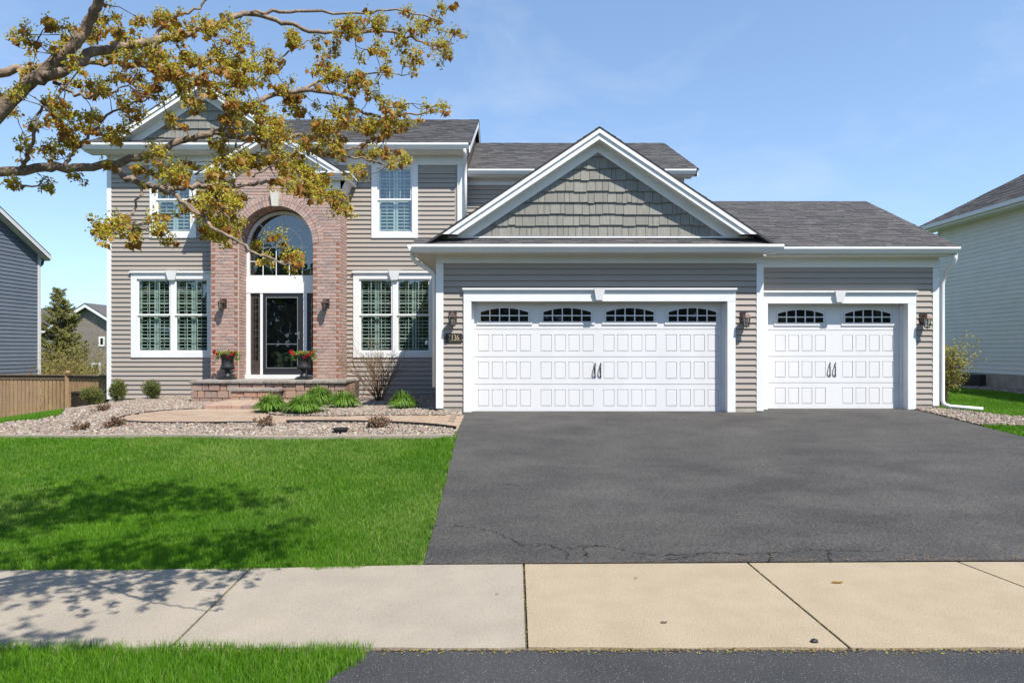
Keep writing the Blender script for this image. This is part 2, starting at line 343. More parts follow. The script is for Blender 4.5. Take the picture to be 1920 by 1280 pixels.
# sidewalk: four slabs with open joints
sw = root('sidewalk', (0,4.7,0), 'concrete pavement of grey and tan slabs crossing the driveway', 'sidewalk'); del sw['category']; sw['kind'] = 'structure'
structure(sheet('sidewalk_base', [(-9,3.97),(12.6,3.97),(12.6,5.55),(-9,5.42)], joint_m, -.002))
bpy.data.objects['sidewalk_base'].name = 'path_base'
def farY(x): return float(np.interp(x, [-9,-3.8,-2.0,-.7,3.6,13], [5.36,5.36,5.40,5.49,5.565,5.60]))
def slab(xn0, xn1, xf0, xf1, mat):      # near/far x of both joints
    g = .009; n = 12; mb = MB(); loop = []
    for k in range(n+1): x = xn0+g+(xn1-xn0-2*g)*k/n; loop.append((x, 3.965+.006*math.sin(x*5.1)+.004*math.sin(x*17)))
    for k in range(n+1): x = xf1-g+(xf0-xf1+2*g)*k/n; loop.append((x, farY(x)))
    mb.prism([(p[0], p[1], .018) for p in loop], (0,0,-.10))
    o = mb.build('slab', mat, sw); return o
def X_(x, Y): return (x-960)*Y/F
joints_n = [-6.6, X_(325,4.0)-1.7+1.7, X_(988,3.98), X_(1590,3.98), X_(2212,3.98), 6.6]
joints_f = [-6.6, X_(470,5.4), X_(982,5.5), X_(1405,5.5), X_(1797,5.56), 6.6]
for i in range(5): slab(joints_n[i], joints_n[i+1], joints_f[i], joints_f[i+1], conc_grey if i < 2 else conc_tan)

# cracks in the asphalt
def crack(pts, wd, name='crack', jag=.03):
    mb = MB(); P = rib(pts, 14); rs = random.Random(len(pts)*7+int(pts[0][0]*100)); q = []
    for i, (x, y) in enumerate(P): q.append((x+rs.uniform(-jag, jag)*.6, y+rs.uniform(-jag, jag)))
    wr = [rs.choice((.15,.3,.5,.7,1.0,1.5)) for _ in q]
    for i in range(len(q)-1):
        a = Vector((*q[i], 0)); b = Vector((*q[i+1], 0)); d = (b-a).normalized(); n = Vector((-d.y, d.x, 0))
        w0 = wd*wr[i]; w1 = wd*wr[i+1]
        vs = [a-n*w0, b-n*w1, b+n*w1, a+n*w0]
        mb.add([(v.x, v.y, zgs(v.x, v.y)+.0245) for v in vs], [(0,1,2,3)])
    return mb.build(name, crack_m, drive)
def gp(x, y):   # image point on the driveway slope -> ground position
    Y = 1300*(CAMZ+.3267)/((y-HOR)+77.2) if y < 1064 else 1300*CAMZ/(y-HOR); return (X_(x, Y), Y)
crack([gp(*p) for p in ((800,990),(870,991),(930,1003),(985,1026),(1030,1026),(1050,1033),(1115,1027),(1150,1030),(1200,1042),(1260,1044),(1330,1040),(1400,1044),(1460,1040),(1530,1035),(1600,1037),(1680,1038),(1760,1052))], .0034, jag=.028)
crack([gp(*p) for p in ((1050,1033),(1065,1043),(1060,1052))], .0025)
crack([gp(*p) for p in ((1095,1029),(1098,1042),(1104,1050))], .0025)
crack([gp(*p) for p in ((1440,1041),(1446,1050),(1442,1058))], .0025)
crack([gp(*p) for p in ((1555,1037),(1553,1046),(1558,1058))], .003)
crack([gp(*p) for p in ((1310,1041),(1290,1049),(1240,1054))], .003)
crack([gp(*p) for p in ((935,913),(955,911),(972,914))], .004)

# ------------------------------------------------------------------ planting bed, path, edging
BED = [(x, 10.9+.07*math.sin(x*.9+1)+.05*math.sin(x*2.1)) for x in np.arange(-11.7,-1.2,.5)]+[(-.93,11.0),(-.98,13.6),(-1.46,13.75),(-1.46,17.8),(-10.4,17.8),(-10.5,18.8),(-11.6,18.4),(-10.3,16.2),(-9.35,14.6),(-8.5,13.1),(-8.55,12.5),(-9.3,11.95),(-11.7,11.6)]
structure(sheet('planting_bed', BED, soil_m, .012))
PATH_LO = rib([(-7.25,12.75),(-7.0,12.35),(-6.3,12.12),(-5.4,12.1),(-4.6,12.15),(-3.3,12.2),(-2.2,12.1),(-1.4,11.85),(-.93,11.55)], 6)
PATH_UP = rib([(-.98,13.15),(-1.5,13.1),(-2.5,13.05),(-3.5,13.0),(-4.3,13.05),(-4.75,13.45),(-4.95,14.2)], 6)+rib([(-6.15,14.25),(-6.8,13.75),(-7.2,13.2),(-7.25,12.75)], 6)[:-1]
PATH = PATH_LO+PATH_UP
path = structure(sheet('paver_path', PATH, joint_m, .02))
# pavers (too fine to pick apart at this angle): one joined part
mb = MB(); rs = random.Random(3)
pts = []
for j in range(int((14.3-11.4)/.105)):
    for i in range(int(6.6/.205)):
        x = -7.4+i*.205+(.1 if j % 2 else 0); y = 11.4+j*.105; pts.append((x+.1, y+.05))
P = np.array(pts); keep = inpoly(P, PATH) & inpoly(P+np.array([[.1,0]]), PATH)
for (x, y) in P[keep]:
    h = zgs(x, y)+.032+rs.uniform(-.002,.002); mb.box(x-.099, x+.099, y-.049, y+.049, h-.03, h, rs.random())
mb.build('pavers', paver_m, path, kind='stuff')
y_ = 11.62
while y_ < 13.05:
    w_ = rs.choice((.14,.17,.2)); z_ = zgs(-.97, y_)+.034; MB().box(-1.04, -.905, y_+.003, y_+w_-.003, z_-.05, z_).build('border_paver', paver_m, path); y_ += w_
def edging(pts, h, wd, mat, label, name='garden_edging'):
    mb = MB(); q = [Vector((p[0], p[1], 0)) for p in pts]
    lo = []; 
    for i, a in enumerate(q):
        d = (q[min(i+1, len(q)-1)]-q[max(i-1, 0)]).normalized(); n = Vector((-d.y, d.x, 0))*wd/2; z = zgs(a.x, a.y)
        lo.append([(a-n).to_tuple()[:2]+(z-.03,), (a+n).to_tuple()[:2]+(z-.03,), (a+n).to_tuple()[:2]+(z+h,), (a-n).to_tuple()[:2]+(z+h,)])
    for i in range(len(lo)-1):
        a, b = lo[i], lo[i+1]; mb.add(a+b, [(0,1,5,4),(1,2,6,5),(2,3,7,6),(3,0,4,7)]+([(0,3,2,1)] if i == 0 else [])+([(4,5,6,7)] if i == len(lo)-2 else []))
    return tag(mb.build(name, mat, None), label, 'edging', 'edging along the paver path')
edging(PATH_LO[27:], .085, .012, black_plastic, 'black plastic edging curving along the paver path to the driveway')
edging(PATH_LO[6:26], .07, .012, black_plastic, 'black plastic edging round the wide left end of the paver path')
edging(PATH_UP[4:30], .045, .012, black_plastic, 'low black edging between daylilies and the paver path')
edging(PATH_UP[-18:], .05, .012, black_plastic, 'low black edging behind the left bulge of the path')
# grey concrete mow strip at the lawn edge
mow = MB(); front = [p for p in BED if p[1] < 11.1]
for a, b in zip(front[:-1], front[1:]):
    g = .006; z0, z1 = zgs(*a), zgs(*b)
    mow.add([(a[0]+g,a[1]-.05,z0-.05),(b[0]-g,b[1]-.05,z1-.05),(b[0]-g,b[1]+.05,z1-.05),(a[0]+g,a[1]+.05,z0-.05),(a[0]+g,a[1]-.05,z0+.055),(b[0]-g,b[1]-.05,z1+.055),(b[0]-g,b[1]+.05,z1+.055),(a[0]+g,a[1]+.05,z0+.055)],
            [(0,3,2,1),(4,5,6,7),(0,1,5,4),(1,2,6,5),(2,3,7,6),(3,0,4,7)])
tag(mow.build('mow_strip', conc_grey, None), 'thin grey concrete strip between the lawn and the rock bed', 'edging')

# river rock
def ico():
    t = (1+5**.5)/2; v = np.array([(-1,t,0),(1,t,0),(-1,-t,0),(1,-t,0),(0,-1,t),(0,1,t),(0,-1,-t),(0,1,-t),(t,0,-1),(t,0,1),(-t,0,-1),(-t,0,1)], float)
    v /= np.linalg.norm(v[0]); f = [(0,11,5),(0,5,1),(0,1,7),(0,7,10),(0,10,11),(1,5,9),(5,11,4),(11,10,2),(10,7,6),(7,1,8),(3,9,4),(3,4,2),(3,2,6),(3,6,8),(3,8,9),(4,9,5),(2,4,11),(6,2,10),(8,6,7),(9,8,1)]
    return v, np.array(f)
IV, IF = ico()
def rocks(name, poly, holes, dens, label, size=(.014,.033)):
    xs = [p[0] for p in poly]; ys = [p[1] for p in poly]; A = (max(xs)-min(xs))*(max(ys)-min(ys)); n = int(A*dens)
    P = np.stack([NR.uniform(min(xs), max(xs), n), NR.uniform(min(ys), max(ys), n)], 1)
    k = inpoly(P, poly)
    for h in holes: k &= ~inpoly(P, h)
    P = P[k]; n = len(P); s = NR.uniform(size[0], size[1], n)**1.0
    an = NR.uniform(0, 2*np.pi, n); sx = s*NR.uniform(.8,1.5,n); sy = s*NR.uniform(.7,1.1,n); sz = s*NR.uniform(.5,.85,n)
    V = IV[None]*(1+NR.uniform(-.18,.18,(n,12,1)))
    x = V[:,:,0]*sx[:,None]; y = V[:,:,1]*sy[:,None]; z = V[:,:,2]*sz[:,None]
    tl = NR.uniform(-.5,.5,n)[:,None]; x, z = x*np.cos(tl)-z*np.sin(tl), x*np.sin(tl)+z*np.cos(tl)
    c, s_ = np.cos(an)[:,None], np.sin(an)[:,None]
    W = np.stack([x*c-y*s_+P[:,0:1], x*s_+y*c+P[:,1:2], z+(zg(P[:,0],P[:,1])+.02+NR.uniform(0,.022,n))[:,None]], -1).reshape(-1,3)
    Fc = (IF[None]+(np.arange(n)*12)[:,None,None]).reshape(-1)
    me = fast_mesh(name, W, Fc, np.full(n*20, 3), tint=np.repeat(NR.random(n), 12), mat=rock_m, smooth=True)
    o = put(name, me, None, (0,0,0), 'stuff'); o['label'] = label; o['category'] = 'rocks'; return o
LAND = [(-6.35,14.0),(-4.75,14.0),(-4.75,16.1),(-3.8,16.1),(-3.8,17.9),(-7.5,17.9),(-7.5,15.95),(-6.35,15.95)]
rocks('river_rock_mulch', BED, [PATH, LAND], 1050, 'mixed tan, pink and grey river rock covering the planting bed')
STRIP = [(8.10,12.05),(8.10,13.7),(8.25,14.16),(8.75,14.16),(8.95,13.6),(9.35,12.95),(12,12.65),(15.5,12.45),(15.5,11.95),(9,11.98)]
structure(sheet('rock_strip', STRIP, soil_m, .012))
rocks('river_rock_strip', STRIP, [], 950, 'tan and grey river rock strip beside the right end of the driveway')
NB = [(12.9,15),(13.95,15),(13.95,24),(12.9,24)]
structure(sheet('rock_strip', NB, soil_m, .012))
rocks('river_rock_strip', NB, [], 500, 'shaded river rock strip along the cream house foundation', (.02,.045))

# ------------------------------------------------------------------ grass
def grass(name, polys, label, dens_f, h=(.045,.085), holes=(), wmul=1.0):
    Vs = []; T = []
    for poly in polys:
        xs = [p[0] for p in poly]; ys = [p[1] for p in poly]; y0 = min(ys)
        while y0 < max(ys):
            y1 = min(y0+.5, max(ys)); d = dens_f((y0+y1)/2); n = int((max(xs)-min(xs))*(y1-y0)*d)
            P = np.stack([NR.uniform(min(xs), max(xs), n), NR.uniform(y0, y1, n)], 1); Pj = P+np.stack([.030*np.sin(P[:,1]*9+1)+.022*np.sin(P[:,1]*23), .030*np.sin(P[:,0]*8)+.022*np.sin(P[:,0]*21+2)], 1)+NR.normal(0,.012,P.shape)
            k = inpoly(Pj, poly)
            for q in holes: k &= ~inpoly(Pj, q)
            P = P[k]; P = P[np.argsort(P[:,0])]; n = len(P)
            if n:
                wd = wmul*.0018*(1+.16*max(0, (y0-4)))*NR.uniform(.7,1.3,n); hh = NR.uniform(h[0], h[1], n)
                pn = np.array([mnoise.noise((float(a)*.9, float(b)*.9, 3.1)) for a, b in P[::25]]); pn = np.repeat(pn, 25)[:n]
                hh *= 1+.25*pn
                an = NR.uniform(0, 2*np.pi, n); le = NR.normal(0, .45, n)*hh; la = NR.uniform(0, 2*np.pi, n)
                ca, sa = np.cos(an)*wd, np.sin(an)*wd; lx, ly = np.cos(la)*le, np.sin(la)*le
                z = zg(P[:,0], P[:,1])-.01
                v = np.empty((n,5,3)); v[:,0] = np.stack([P[:,0]-ca, P[:,1]-sa, z], 1); v[:,1] = np.stack([P[:,0]+ca, P[:,1]+sa, z], 1)
                v[:,2] = np.stack([P[:,0]+ca*.8+lx*.35, P[:,1]+sa*.8+ly*.35, z+hh*.6], 1); v[:,3] = np.stack([P[:,0]-ca*.8+lx*.35, P[:,1]-sa*.8+ly*.35, z+hh*.6], 1)
                v[:,4] = np.stack([P[:,0]+lx, P[:,1]+ly, z+hh], 1)
                pm = np.repeat(np.array([mnoise.noise((float(a)*.45, float(b)*.45, 9.1)) for a, b in P[::25]]), 25)[:n]
                t = np.clip(NR.normal(.45+.22*pn+.3*pm, .19, n), 0, .93); dry = NR.random(n) < .012; t[dry] = .99
                Vs.append(v); T.append(t)
            y0 = y1
    V = np.concatenate(Vs); t = np.concatenate(T); n = len(V); b = (np.arange(n)*5)[:,None]
    lo = np.concatenate([b+np.array([[0,1,2,3]]), b+np.array([[3,2,4]])], 1).ravel(); tot = np.tile([4,3], n)
    me = fast_mesh(name, V.reshape(-1,3), lo, tot, tint=np.repeat(t, 5), mat=grass_m)
    o = put(name, me, None, (0,0,0), 'stuff'); o['label'] = label; o['category'] = 'grass'; return o
LAWN = [(-6.4,5.37),(-3.8,5.33),(-2.0,5.37),(-.72,5.47),(-.75,7),(-.82,8.8),(-.9,10.9)]+[(p[0], p[1]-.03) for p in front[::-1] if p[0] < -1]
grass('lawn_grass', [LAWN], 'mown green front lawn between pavement and rock bed', lambda y: 13500 if y < 7 else (8500 if y < 8.5 else 5200), (.034,.066))
BLVD = [(-5.2,2.5),(-1.5,2.5),(-1.0,3.3),(-.80,3.985),(-5.2,3.99)]
grass('verge_grass', [BLVD], 'strip of grass between pavement and street at bottom left', lambda y: 12000 if y > 3.2 else 3000, (.045,.085))
SIDE = [(-17,11.7),(-11.7,11.68),(-9.33,12.02),(-8.63,12.55),(-8.58,13.1),(-9.43,14.65),(-10.4,16.2),(-11.7,18.4),(-13,19.3),(-17,19.8)]
grass('side_yard_grass', [SIDE], 'green side yard grass before the wooden fence', lambda y: 4200, (.045,.075), wmul=1.1)
RYARD = [(8.85,14.4),(9.0,13.65),(9.4,13.0),(12,12.7),(15.6,12.5),(15.6,15),(12.9,15.0),(12.9,23.5),(9.0,23.5)]
RY2 = [(8.12,12.0),(9,11.93),(13.5,11.9),(13.5,8.0),(8.28,8.0),(8.15,10.2)]
grass('right_yard_grass', [RYARD, RY2], 'green grass between the garage and the cream house', lambda y: 3200, (.05,.08), wmul=1.2)

# fallen yellow maple bits along pavement edges and joints
mb = MB(); rs = random.Random(11)
def bit(x, y, z, s):
    a = rs.uniform(0, 6.28); mb.add([(x+s*math.cos(a+k*1.57)*(1 if k % 2 else .55), y+s*math.sin(a+k*1.57)*(1 if k % 2 else .55), z+.002+.003*(k == 1)) for k in range(4)], [(0,1,2,3)], rs.random())
for k in range(900):
    x = rs.uniform(-2.5,5.2); bit(x, 3.955-abs(rs.gauss(0,.03)), zgs(x,3.94)+.012, rs.uniform(.003,.009))
for j in range(1,4):
    for k in range(60):
        t = rs.random(); bit(joints_n[j]*(1-t)+joints_f[j]*t+rs.gauss(0,.012), 3.98+1.5*t, .021, rs.uniform(.003,.007))
for k in range(260):
    x = rs.uniform(-4,1.5); y = rs.uniform(3.98,5.3); bit(x, y, .021, rs.uniform(.002,.006))
for k in range(200):
    x = rs.uniform(-.6,5); y = rs.uniform(5.6,7.5); bit(x, y, zgs(x,y)+.023, rs.uniform(.003,.006))
o = mb.build('fallen_flower_bits', flower_m, None, kind='stuff'); o['label'] = 'tiny fallen yellow maple flowers on pavement and driveway edge'; o['category'] = 'plant litter'

# ------------------------------------------------------------------ the house
YM, YG, YT, YW, YB = 17.8, 13.58, 14.2, 18.3, 17.08        # main, garage, third bay, wing, brick fronts
house = root('house', (-.8, 17, .4), 'two storey taupe house with brick arch entry and three car garage', 'house')
PITCH = .1175
bm_ = MB(); bm_.add([(-.5,0,0),(-.5,-.036,0),(-.5,-.006,PITCH+.004),(-.5,0,PITCH+.004),(.5,0,0),(.5,-.036,0),(.5,-.006,PITCH+.004),(.5,0,PITCH+.004)],
                     [(0,3,2,1),(4,5,6,7),(0,1,5,4),(1,2,6,5),(2,3,7,6),(3,0,4,7)])
BOARD = bpy.data.meshes.new('siding_board'); BOARD.from_pydata(bm_.v, [], bm_.f); BOARD.materials.append(siding_m)
def intervals(x0, x1, z, holes, eps=.012):
    iv = [(x0, x1)]
    for (a, b, c, d) in holes:
        if c-PITCH+.02 < z < d-.02:
            n = []
            for p, q in iv:
                if b <= p or a >= q: n.append((p, q)); continue
                if a > p: n.append((p, a))
                if b < q: n.append((b, q))
            iv = n
    return [(p, q) for p, q in iv if q-p > .04]
rsb = random.Random(77)
def siding(parent, x0, x1, z0, z1, Y, holes):
    n = int((z1-z0)/PITCH)
    for i in range(n):
        z = z0+i*PITCH
        for p, q in intervals(x0, x1, z, holes):
            cuts = [p]
            while q-cuts[-1] > 4.2: cuts.append(cuts[-1]+rsb.uniform(1.9,3.6))
            for a, b in zip(cuts, cuts[1:]+[q]):
                o = inst('siding_board', BOARD, parent, ((a+b)/2, Y, z+rsb.uniform(-.0012,.0012)), (b-a-.0015, 1, 1)); o.rotation_euler.y = rsb.uniform(-.0006,.0006)
def backing(name, x0, x1, z0, z1, y0, y1, holes):             # solid wall with rectangular openings
    xs = sorted({x0, x1, *[min(max(v, x0), x1) for h in holes for v in h[:2]]}); zs = sorted({z0, z1, *[min(max(v, z0), z1) for h in holes for v in h[2:]]})
    mb = MB()
    for i in range(len(xs)-1):
        j = 0
        while j < len(zs)-1:
            cx = (xs[i]+xs[i+1])/2; k = j
            def solid(jj): cz = (zs[jj]+zs[jj+1])/2; return not any(a < cx < b and c < cz < d for a, b, c, d in holes)
            if not solid(j): j += 1; continue
            while k+1 < len(zs)-1 and solid(k+1): k += 1
            mb.box(xs[i], xs[i+1], y0, y1, zs[j], zs[k+1]); j = k+1
    return mb.build(name, siding_m, house)
def side_siding(name, X, y0, y1, z0, z1, sgn, parent, mat=siding_m, top=None, pitch=PITCH, kind='stuff', local=False):
    mb = MB(); n = int((z1-z0)/pitch)      # boards on a wall facing sgn*X ; top(y) limits height
    for i in range(n):
        z = z0+i*pitch; a, b = y0, y1
        if top:
            r = [yy for yy in np.linspace(y0, y1, 60) if top(yy) > z+pitch*.5]
            if not r: continue
            a, b = r[0], r[-1]
        mb.add([(X,a,z),(X+sgn*.02,a,z),(X+sgn*.005,a,z+pitch),(X,a,z+pitch),(X,b,z),(X+sgn*.02,b,z),(X+sgn*.005,b,z+pitch),(X,b,z+pitch)],
               [(0,1,2,3),(7,6,5,4),(4,5,1,0),(5,6,2,1),(6,7,3,2),(7,4,0,3)], random.random())
    return mb.build(name, mat, parent, kind=kind, local=local)

# window casing rectangles (x0,x1,z0,z1)
WL = (-9.76,-7.64,1.515,3.725); WR = (-4.066,-1.95,1.515,3.725); UL = (-9.28,-8.09,4.574,6.44); UR = (-3.60,-2.41,4.574,6.44)
BR = (-7.41,-4.245,.3,6.15)
def inner(r, s=.15, t=.2, b=.14, e=0): return (r[0]+s-e, r[1]-s+e, r[2]+b-e, r[3]-t+e)
ops = [inner(WL,e=.005), inner(WR,e=.005), inner(UL,t=.06,e=.005), inner(UR,t=.06,e=.005), (-6.76,-4.87,1.0,5.3)]
mw = backing('main_wall', -10.36, -1.2, .30, 6.69, YM, YM+.18, ops)
siding(mw, -10.30, -1.46, .47, 6.44, YM, [WL, WR, UL, UR, BR, (-1.5,0,0,3.9)])
MB().box(-10.34,-7.4,YM-.012,YM,.02,.47).build('foundation', found_m, house)
MB().box(-4.3,-1.46,YM-.012,YM,.2,.47).build('foundation', found_m, house)
# wing wall
ww = backing('wing_wall', -1.2, 4.52, 3.2, 6.22, YW, YW+.18, [])
siding(ww, -1.19, 4.42, 4.4, 6.05, YW, [])
# garage front
BIG = (-.794, 4.204, .2, 2.66); SML = (5.22, 8.08, .2, 2.66)
BIGT = (-.945, 4.36, .2, 2.915); SMLT = (5.04, 8.245, .2, 2.915)
gw = backing('garage_wall', -1.46, 4.89, .35, 3.93, YG, YG+.14, [(BIG[0]-.02,BIG[1]+.02,.2,BIG[3]+.02)])
siding(gw, -1.35, 4.79, .60, 3.42, YG, [BIGT])
tw = backing('third_bay_wall', 4.90, 8.70, .35, 3.62, YT, YT+.14, [(SML[0]-.02,SML[1]+.02,.2,SML[3]+.02)])
siding(tw, 4.905, 8.62, .60, 3.42, YT, [SMLT])
for a, b, y in ((-1.44,-.80,YG),(4.21,4.87,YG),(8.085,8.68,YT)):
    MB().box(a, b, y-.02, y, .30, .60).build('foundation', found_m, house)
# hidden sides, for views from either side
side_siding('side_siding', -10.36, YM+.02, 26, .35, 6.6, -1, house)
side_siding('side_siding', -1.46, YG+.02, YM, .55, 3.6, -1, house)
side_siding('side_siding', 8.70, YT+.02, 21.2, .55, 3.6, 1, house)
side_siding('side_siding', -1.2, YM+.18, 26, 6.2, 8.95, 1, house, top=lambda y: 6.7+.458*(min(y, 44-y)-17.4))
MB().box(-10.35, -1.22, YM+.9, 26, .3, 6.6).build('rear_mass', siding_m, house)
MB().box(-1.45, 8.69, 15.4, 21.5, .3, 3.5).build('rear_mass', siding_m, house)
MB().box(-1.19, 4.5, YW+.2, 26, 3.4, 6.1).build('rear_mass', siding_m, house)
side_siding('side_siding', 4.52, YW+.05, 26, 4.6, 6.1, 1, house)

# trim boards
def cboard(x0, x1, y0, y1, z0, z1): return MB().box(x0, x1, y0, y1, z0, z1).build('corner_board', white, house)
cboard(-10.385,-10.27,YM-.035,YM+.12,.45,6.44)
cboard(-1.40,-1.18,YM-.035,YM+.17,3.9,6.44)
cboard(-1.485,-1.34,YG-.035,YG+.15,.57,3.40)
cboard(4.78,4.915,YG-.035,YT-.025,.52,3.40)
cboard(8.60,8.73,YT-.035,YT+.15,.57,3.39)
def frieze(x0, x1, Y, z0, z1): return MB().box(x0, x1, Y-.03, Y+.01, z0, z1).build('frieze_board', white, house)
frieze(-10.385,-6.6,YM,6.445,6.685); frieze(-5.1,-1.18,YM,6.445,6.685); frieze(-1.18,4.54,YW,6.05,6.21)
frieze(-1.485,4.915,YG,3.405,3.575); frieze(4.92,8.73,YT,3.395,3.60)
# soffits (thin vented panels) and gutters
def soffit(x0, x1, y0, y1, z):
    mb = MB(); n = max(1, int((x1-x0)/.13)); st = (x1-x0)/n
    for i in range(n): mb.box(x0+i*st, x0+(i+1)*st-.008, y0, y1, z, z+.012)
    mb.box(x0, x1, y0+.001, y1-.001, z+.0125, z+.02)
    return mb.build('soffit', soffit_m, house)
GP = [(0,0),(-.09,0),(-.10,.018),(-.125,.06),(-.135,.075),(-.135,.115),(-.128,.115),(-.128,.08),(-.118,.062),(-.092,.022),(-.085,.008),(-.008,.008),(-.008,.115),(0,.115)]
def gutter(x0, x1, y, z, sc=1.0, par=house):                 # K-style profile running along X, back at y
    mb = MB(); n = len(GP)
    a = [(x0, y+p[0]*sc, z+p[1]*sc) for p in GP]; b = [(x1, p[1], p[2]) for p in a]
    mb.add(a+b, [(i,(i+1)%n,n+(i+1)%n,n+i) for i in range(n)])
    for X in (x0, x1):
        mb.add([(X,y,z),(X,y-.09*sc,z),(X,y-.10*sc,z+.018*sc),(X,y-.135*sc,z+.075*sc),(X,y-.135*sc,z+.115*sc),(X,y,z+.115*sc)], [(0,1,2,3,4,5)])
    return mb.build('gutter', white, par)
def fascia(x0, x1, y, z0, z1): return MB().box(x0, x1, y, y+.022, z0, z1).build('fascia_board', white, house)
soffit(-10.75,-6.45,17.42,YM-.03,6.685); soffit(-5.25,-1.13,17.42,YM-.03,6.685)
fascia(-10.75,-6.3,17.40,6.68,6.86); fascia(-5.35,-1.10,17.40,6.68,6.86)
gutter(-10.76,-6.4,17.40,6.715,1.25); gutter(-5.25,-1.09,17.40,6.715,1.25)
soffit(-1.15,4.70,17.97,YW-.03,6.205); fascia(-1.15,4.72,17.95,6.20,6.36); gutter(-1.13,4.74,17.95,6.235,1.05)
soffit(-1.86,5.12,13.27,YG-.03,3.575); fascia(-1.86,5.12,13.25,3.57,3.72); gutter(-1.90,5.14,13.25,3.565,1.25)
soffit(4.95,8.86,13.90,YT-.03,3.60); fascia(5.0,8.87,13.88,3.595,3.75); gutter(5.15,8.90,13.88,3.635,1.05)
# left eave of the garage, running back to the main wall
MB().box(-1.86,-1.84,13.27,17.76,3.57,3.72).build('fascia_board', white, house)
MB().box(-1.84,-1.487,13.62,17.76,3.575,3.59).build('soffit', soffit_m, house)
mb = MB(); n = len(GP); a = [(-1.862+p[0], 13.22, 3.60+p[1]) for p in GP]; b = [(p[0], 17.74, p[2]) for p in a]
mb.add(a+b, [(i,(i+1)%n,n+(i+1)%n,n+i) for i in range(n)]+[(0,1,2,3,4,5,12,13)]); mb.build('gutter', white, house)

# roofs: slab plus joined courses of shingles
def roof(A, B, C, name='roof', thick=.035, expo=.14, rows=None, clip=None):
    # A,B eave ends, C the ridge point above A ; plane A-B / A-C
    A, B, C = Vector(A), Vector(B), Vector(C); u = (B-A); wd = u.length; u.normalize(); v = (C-A); ln = v.length; v.normalize(); nrm = u.cross(v)
    if nrm.z < 0: nrm = -nrm
    r = MB().prism([A-nrm*thick, B-nrm*thick, B+v*ln-nrm*thick, A+v*ln-nrm*thick], nrm*(thick-.001)).build(name, edge_m, house)
    mb = MB(); rs = random.Random(int(wd*100)+int(ln*10)); k = int(ln/expo)+1
    for j in range(k):
        t0 = j*expo; t1 = min(t0+expo*1.25, ln); s = -rs.uniform(0,.25)
        if t1-t0 < .03: continue
        while s < wd:
            w_ = rs.uniform(.14,.36); a = max(s, 0); b = min(s+w_, wd); s += w_
            if b-a < .02: continue
            h = .007+.007*(rs.random() < .45); p = A+u*a+v*t0; q_ = A+u*b+v*t0; dv = v*(t1-t0)
            if clip and not clip((p+q_)*.5+dv*.5): continue
            mb.add([p, q_, q_+dv, p+dv, p+nrm*h, q_+nrm*h, q_+dv+nrm*.001, p+dv+nrm*.001], [(4,5,6,7),(0,1,5,4),(1,2,6,5),(3,0,4,7)], rs.random())
    mb.build('shingles', shingle_m, r, kind='stuff'); return r
sl = .458
roof((-10.85,17.33,6.87),(-1.04,17.33,6.87),(-10.85,22,6.87+sl*4.67)); roof((-1.04,26.67,6.87),(-10.85,26.67,6.87),(-1.04,22,6.87+sl*4.67))
roof((-1.12,17.86,6.37),(4.82,17.86,6.37),(-1.12,22,6.37+sl*4.14)); roof((4.82,26.14,6.37),(-1.12,26.14,6.37),(4.82,22,6.37+sl*4.14))
roof((4.3,13.80,3.765),(8.92,13.80,3.765),(4.3,17.5,3.765+sl*3.7)); roof((8.92,21.2,3.765),(1.0,21.2,3.765),(8.92,17.5,3.765+sl*3.7))
# rake trims (right ends)
def rake(P, Q, d, hgt, wd, name='rake_board', up=(0,0,1)): return MB().prism([Vector(P), Vector(P)+Vector((wd,0,0)), Vector(P)+Vector((wd,0,-hgt)), Vector(P)+Vector((0,0,-hgt))], Vector(Q)-Vector(P)).build(name, white, house)
rake((-1.075,17.36,6.835),(-1.075,22,6.835+sl*4.64),0,.19,.022); rake((4.785,17.9,6.335),(4.785,22,6.335+sl*4.1),0,.17,.022); rake((8.885,13.85,3.735),(8.885,17.5,3.735+sl*3.65),0,.16,.022)
rake((-1.075,26.6,6.835),(-1.075,22,6.835+sl*4.6),0,.19,.022)
# soffit under right rakes
for X0, X1, y0, z0, y1 in ((-1.19,-1.08,17.5,6.70,22),(4.53,4.78,18.0,6.20,22)):
    MB().prism([(X0,y0,z0),(X1,y0,z0),(X1,y0,z0+.015),(X0,y0,z0+.015)], (0,y1-y0,sl*(y1-y0))).build('soffit', soffit_m, house)

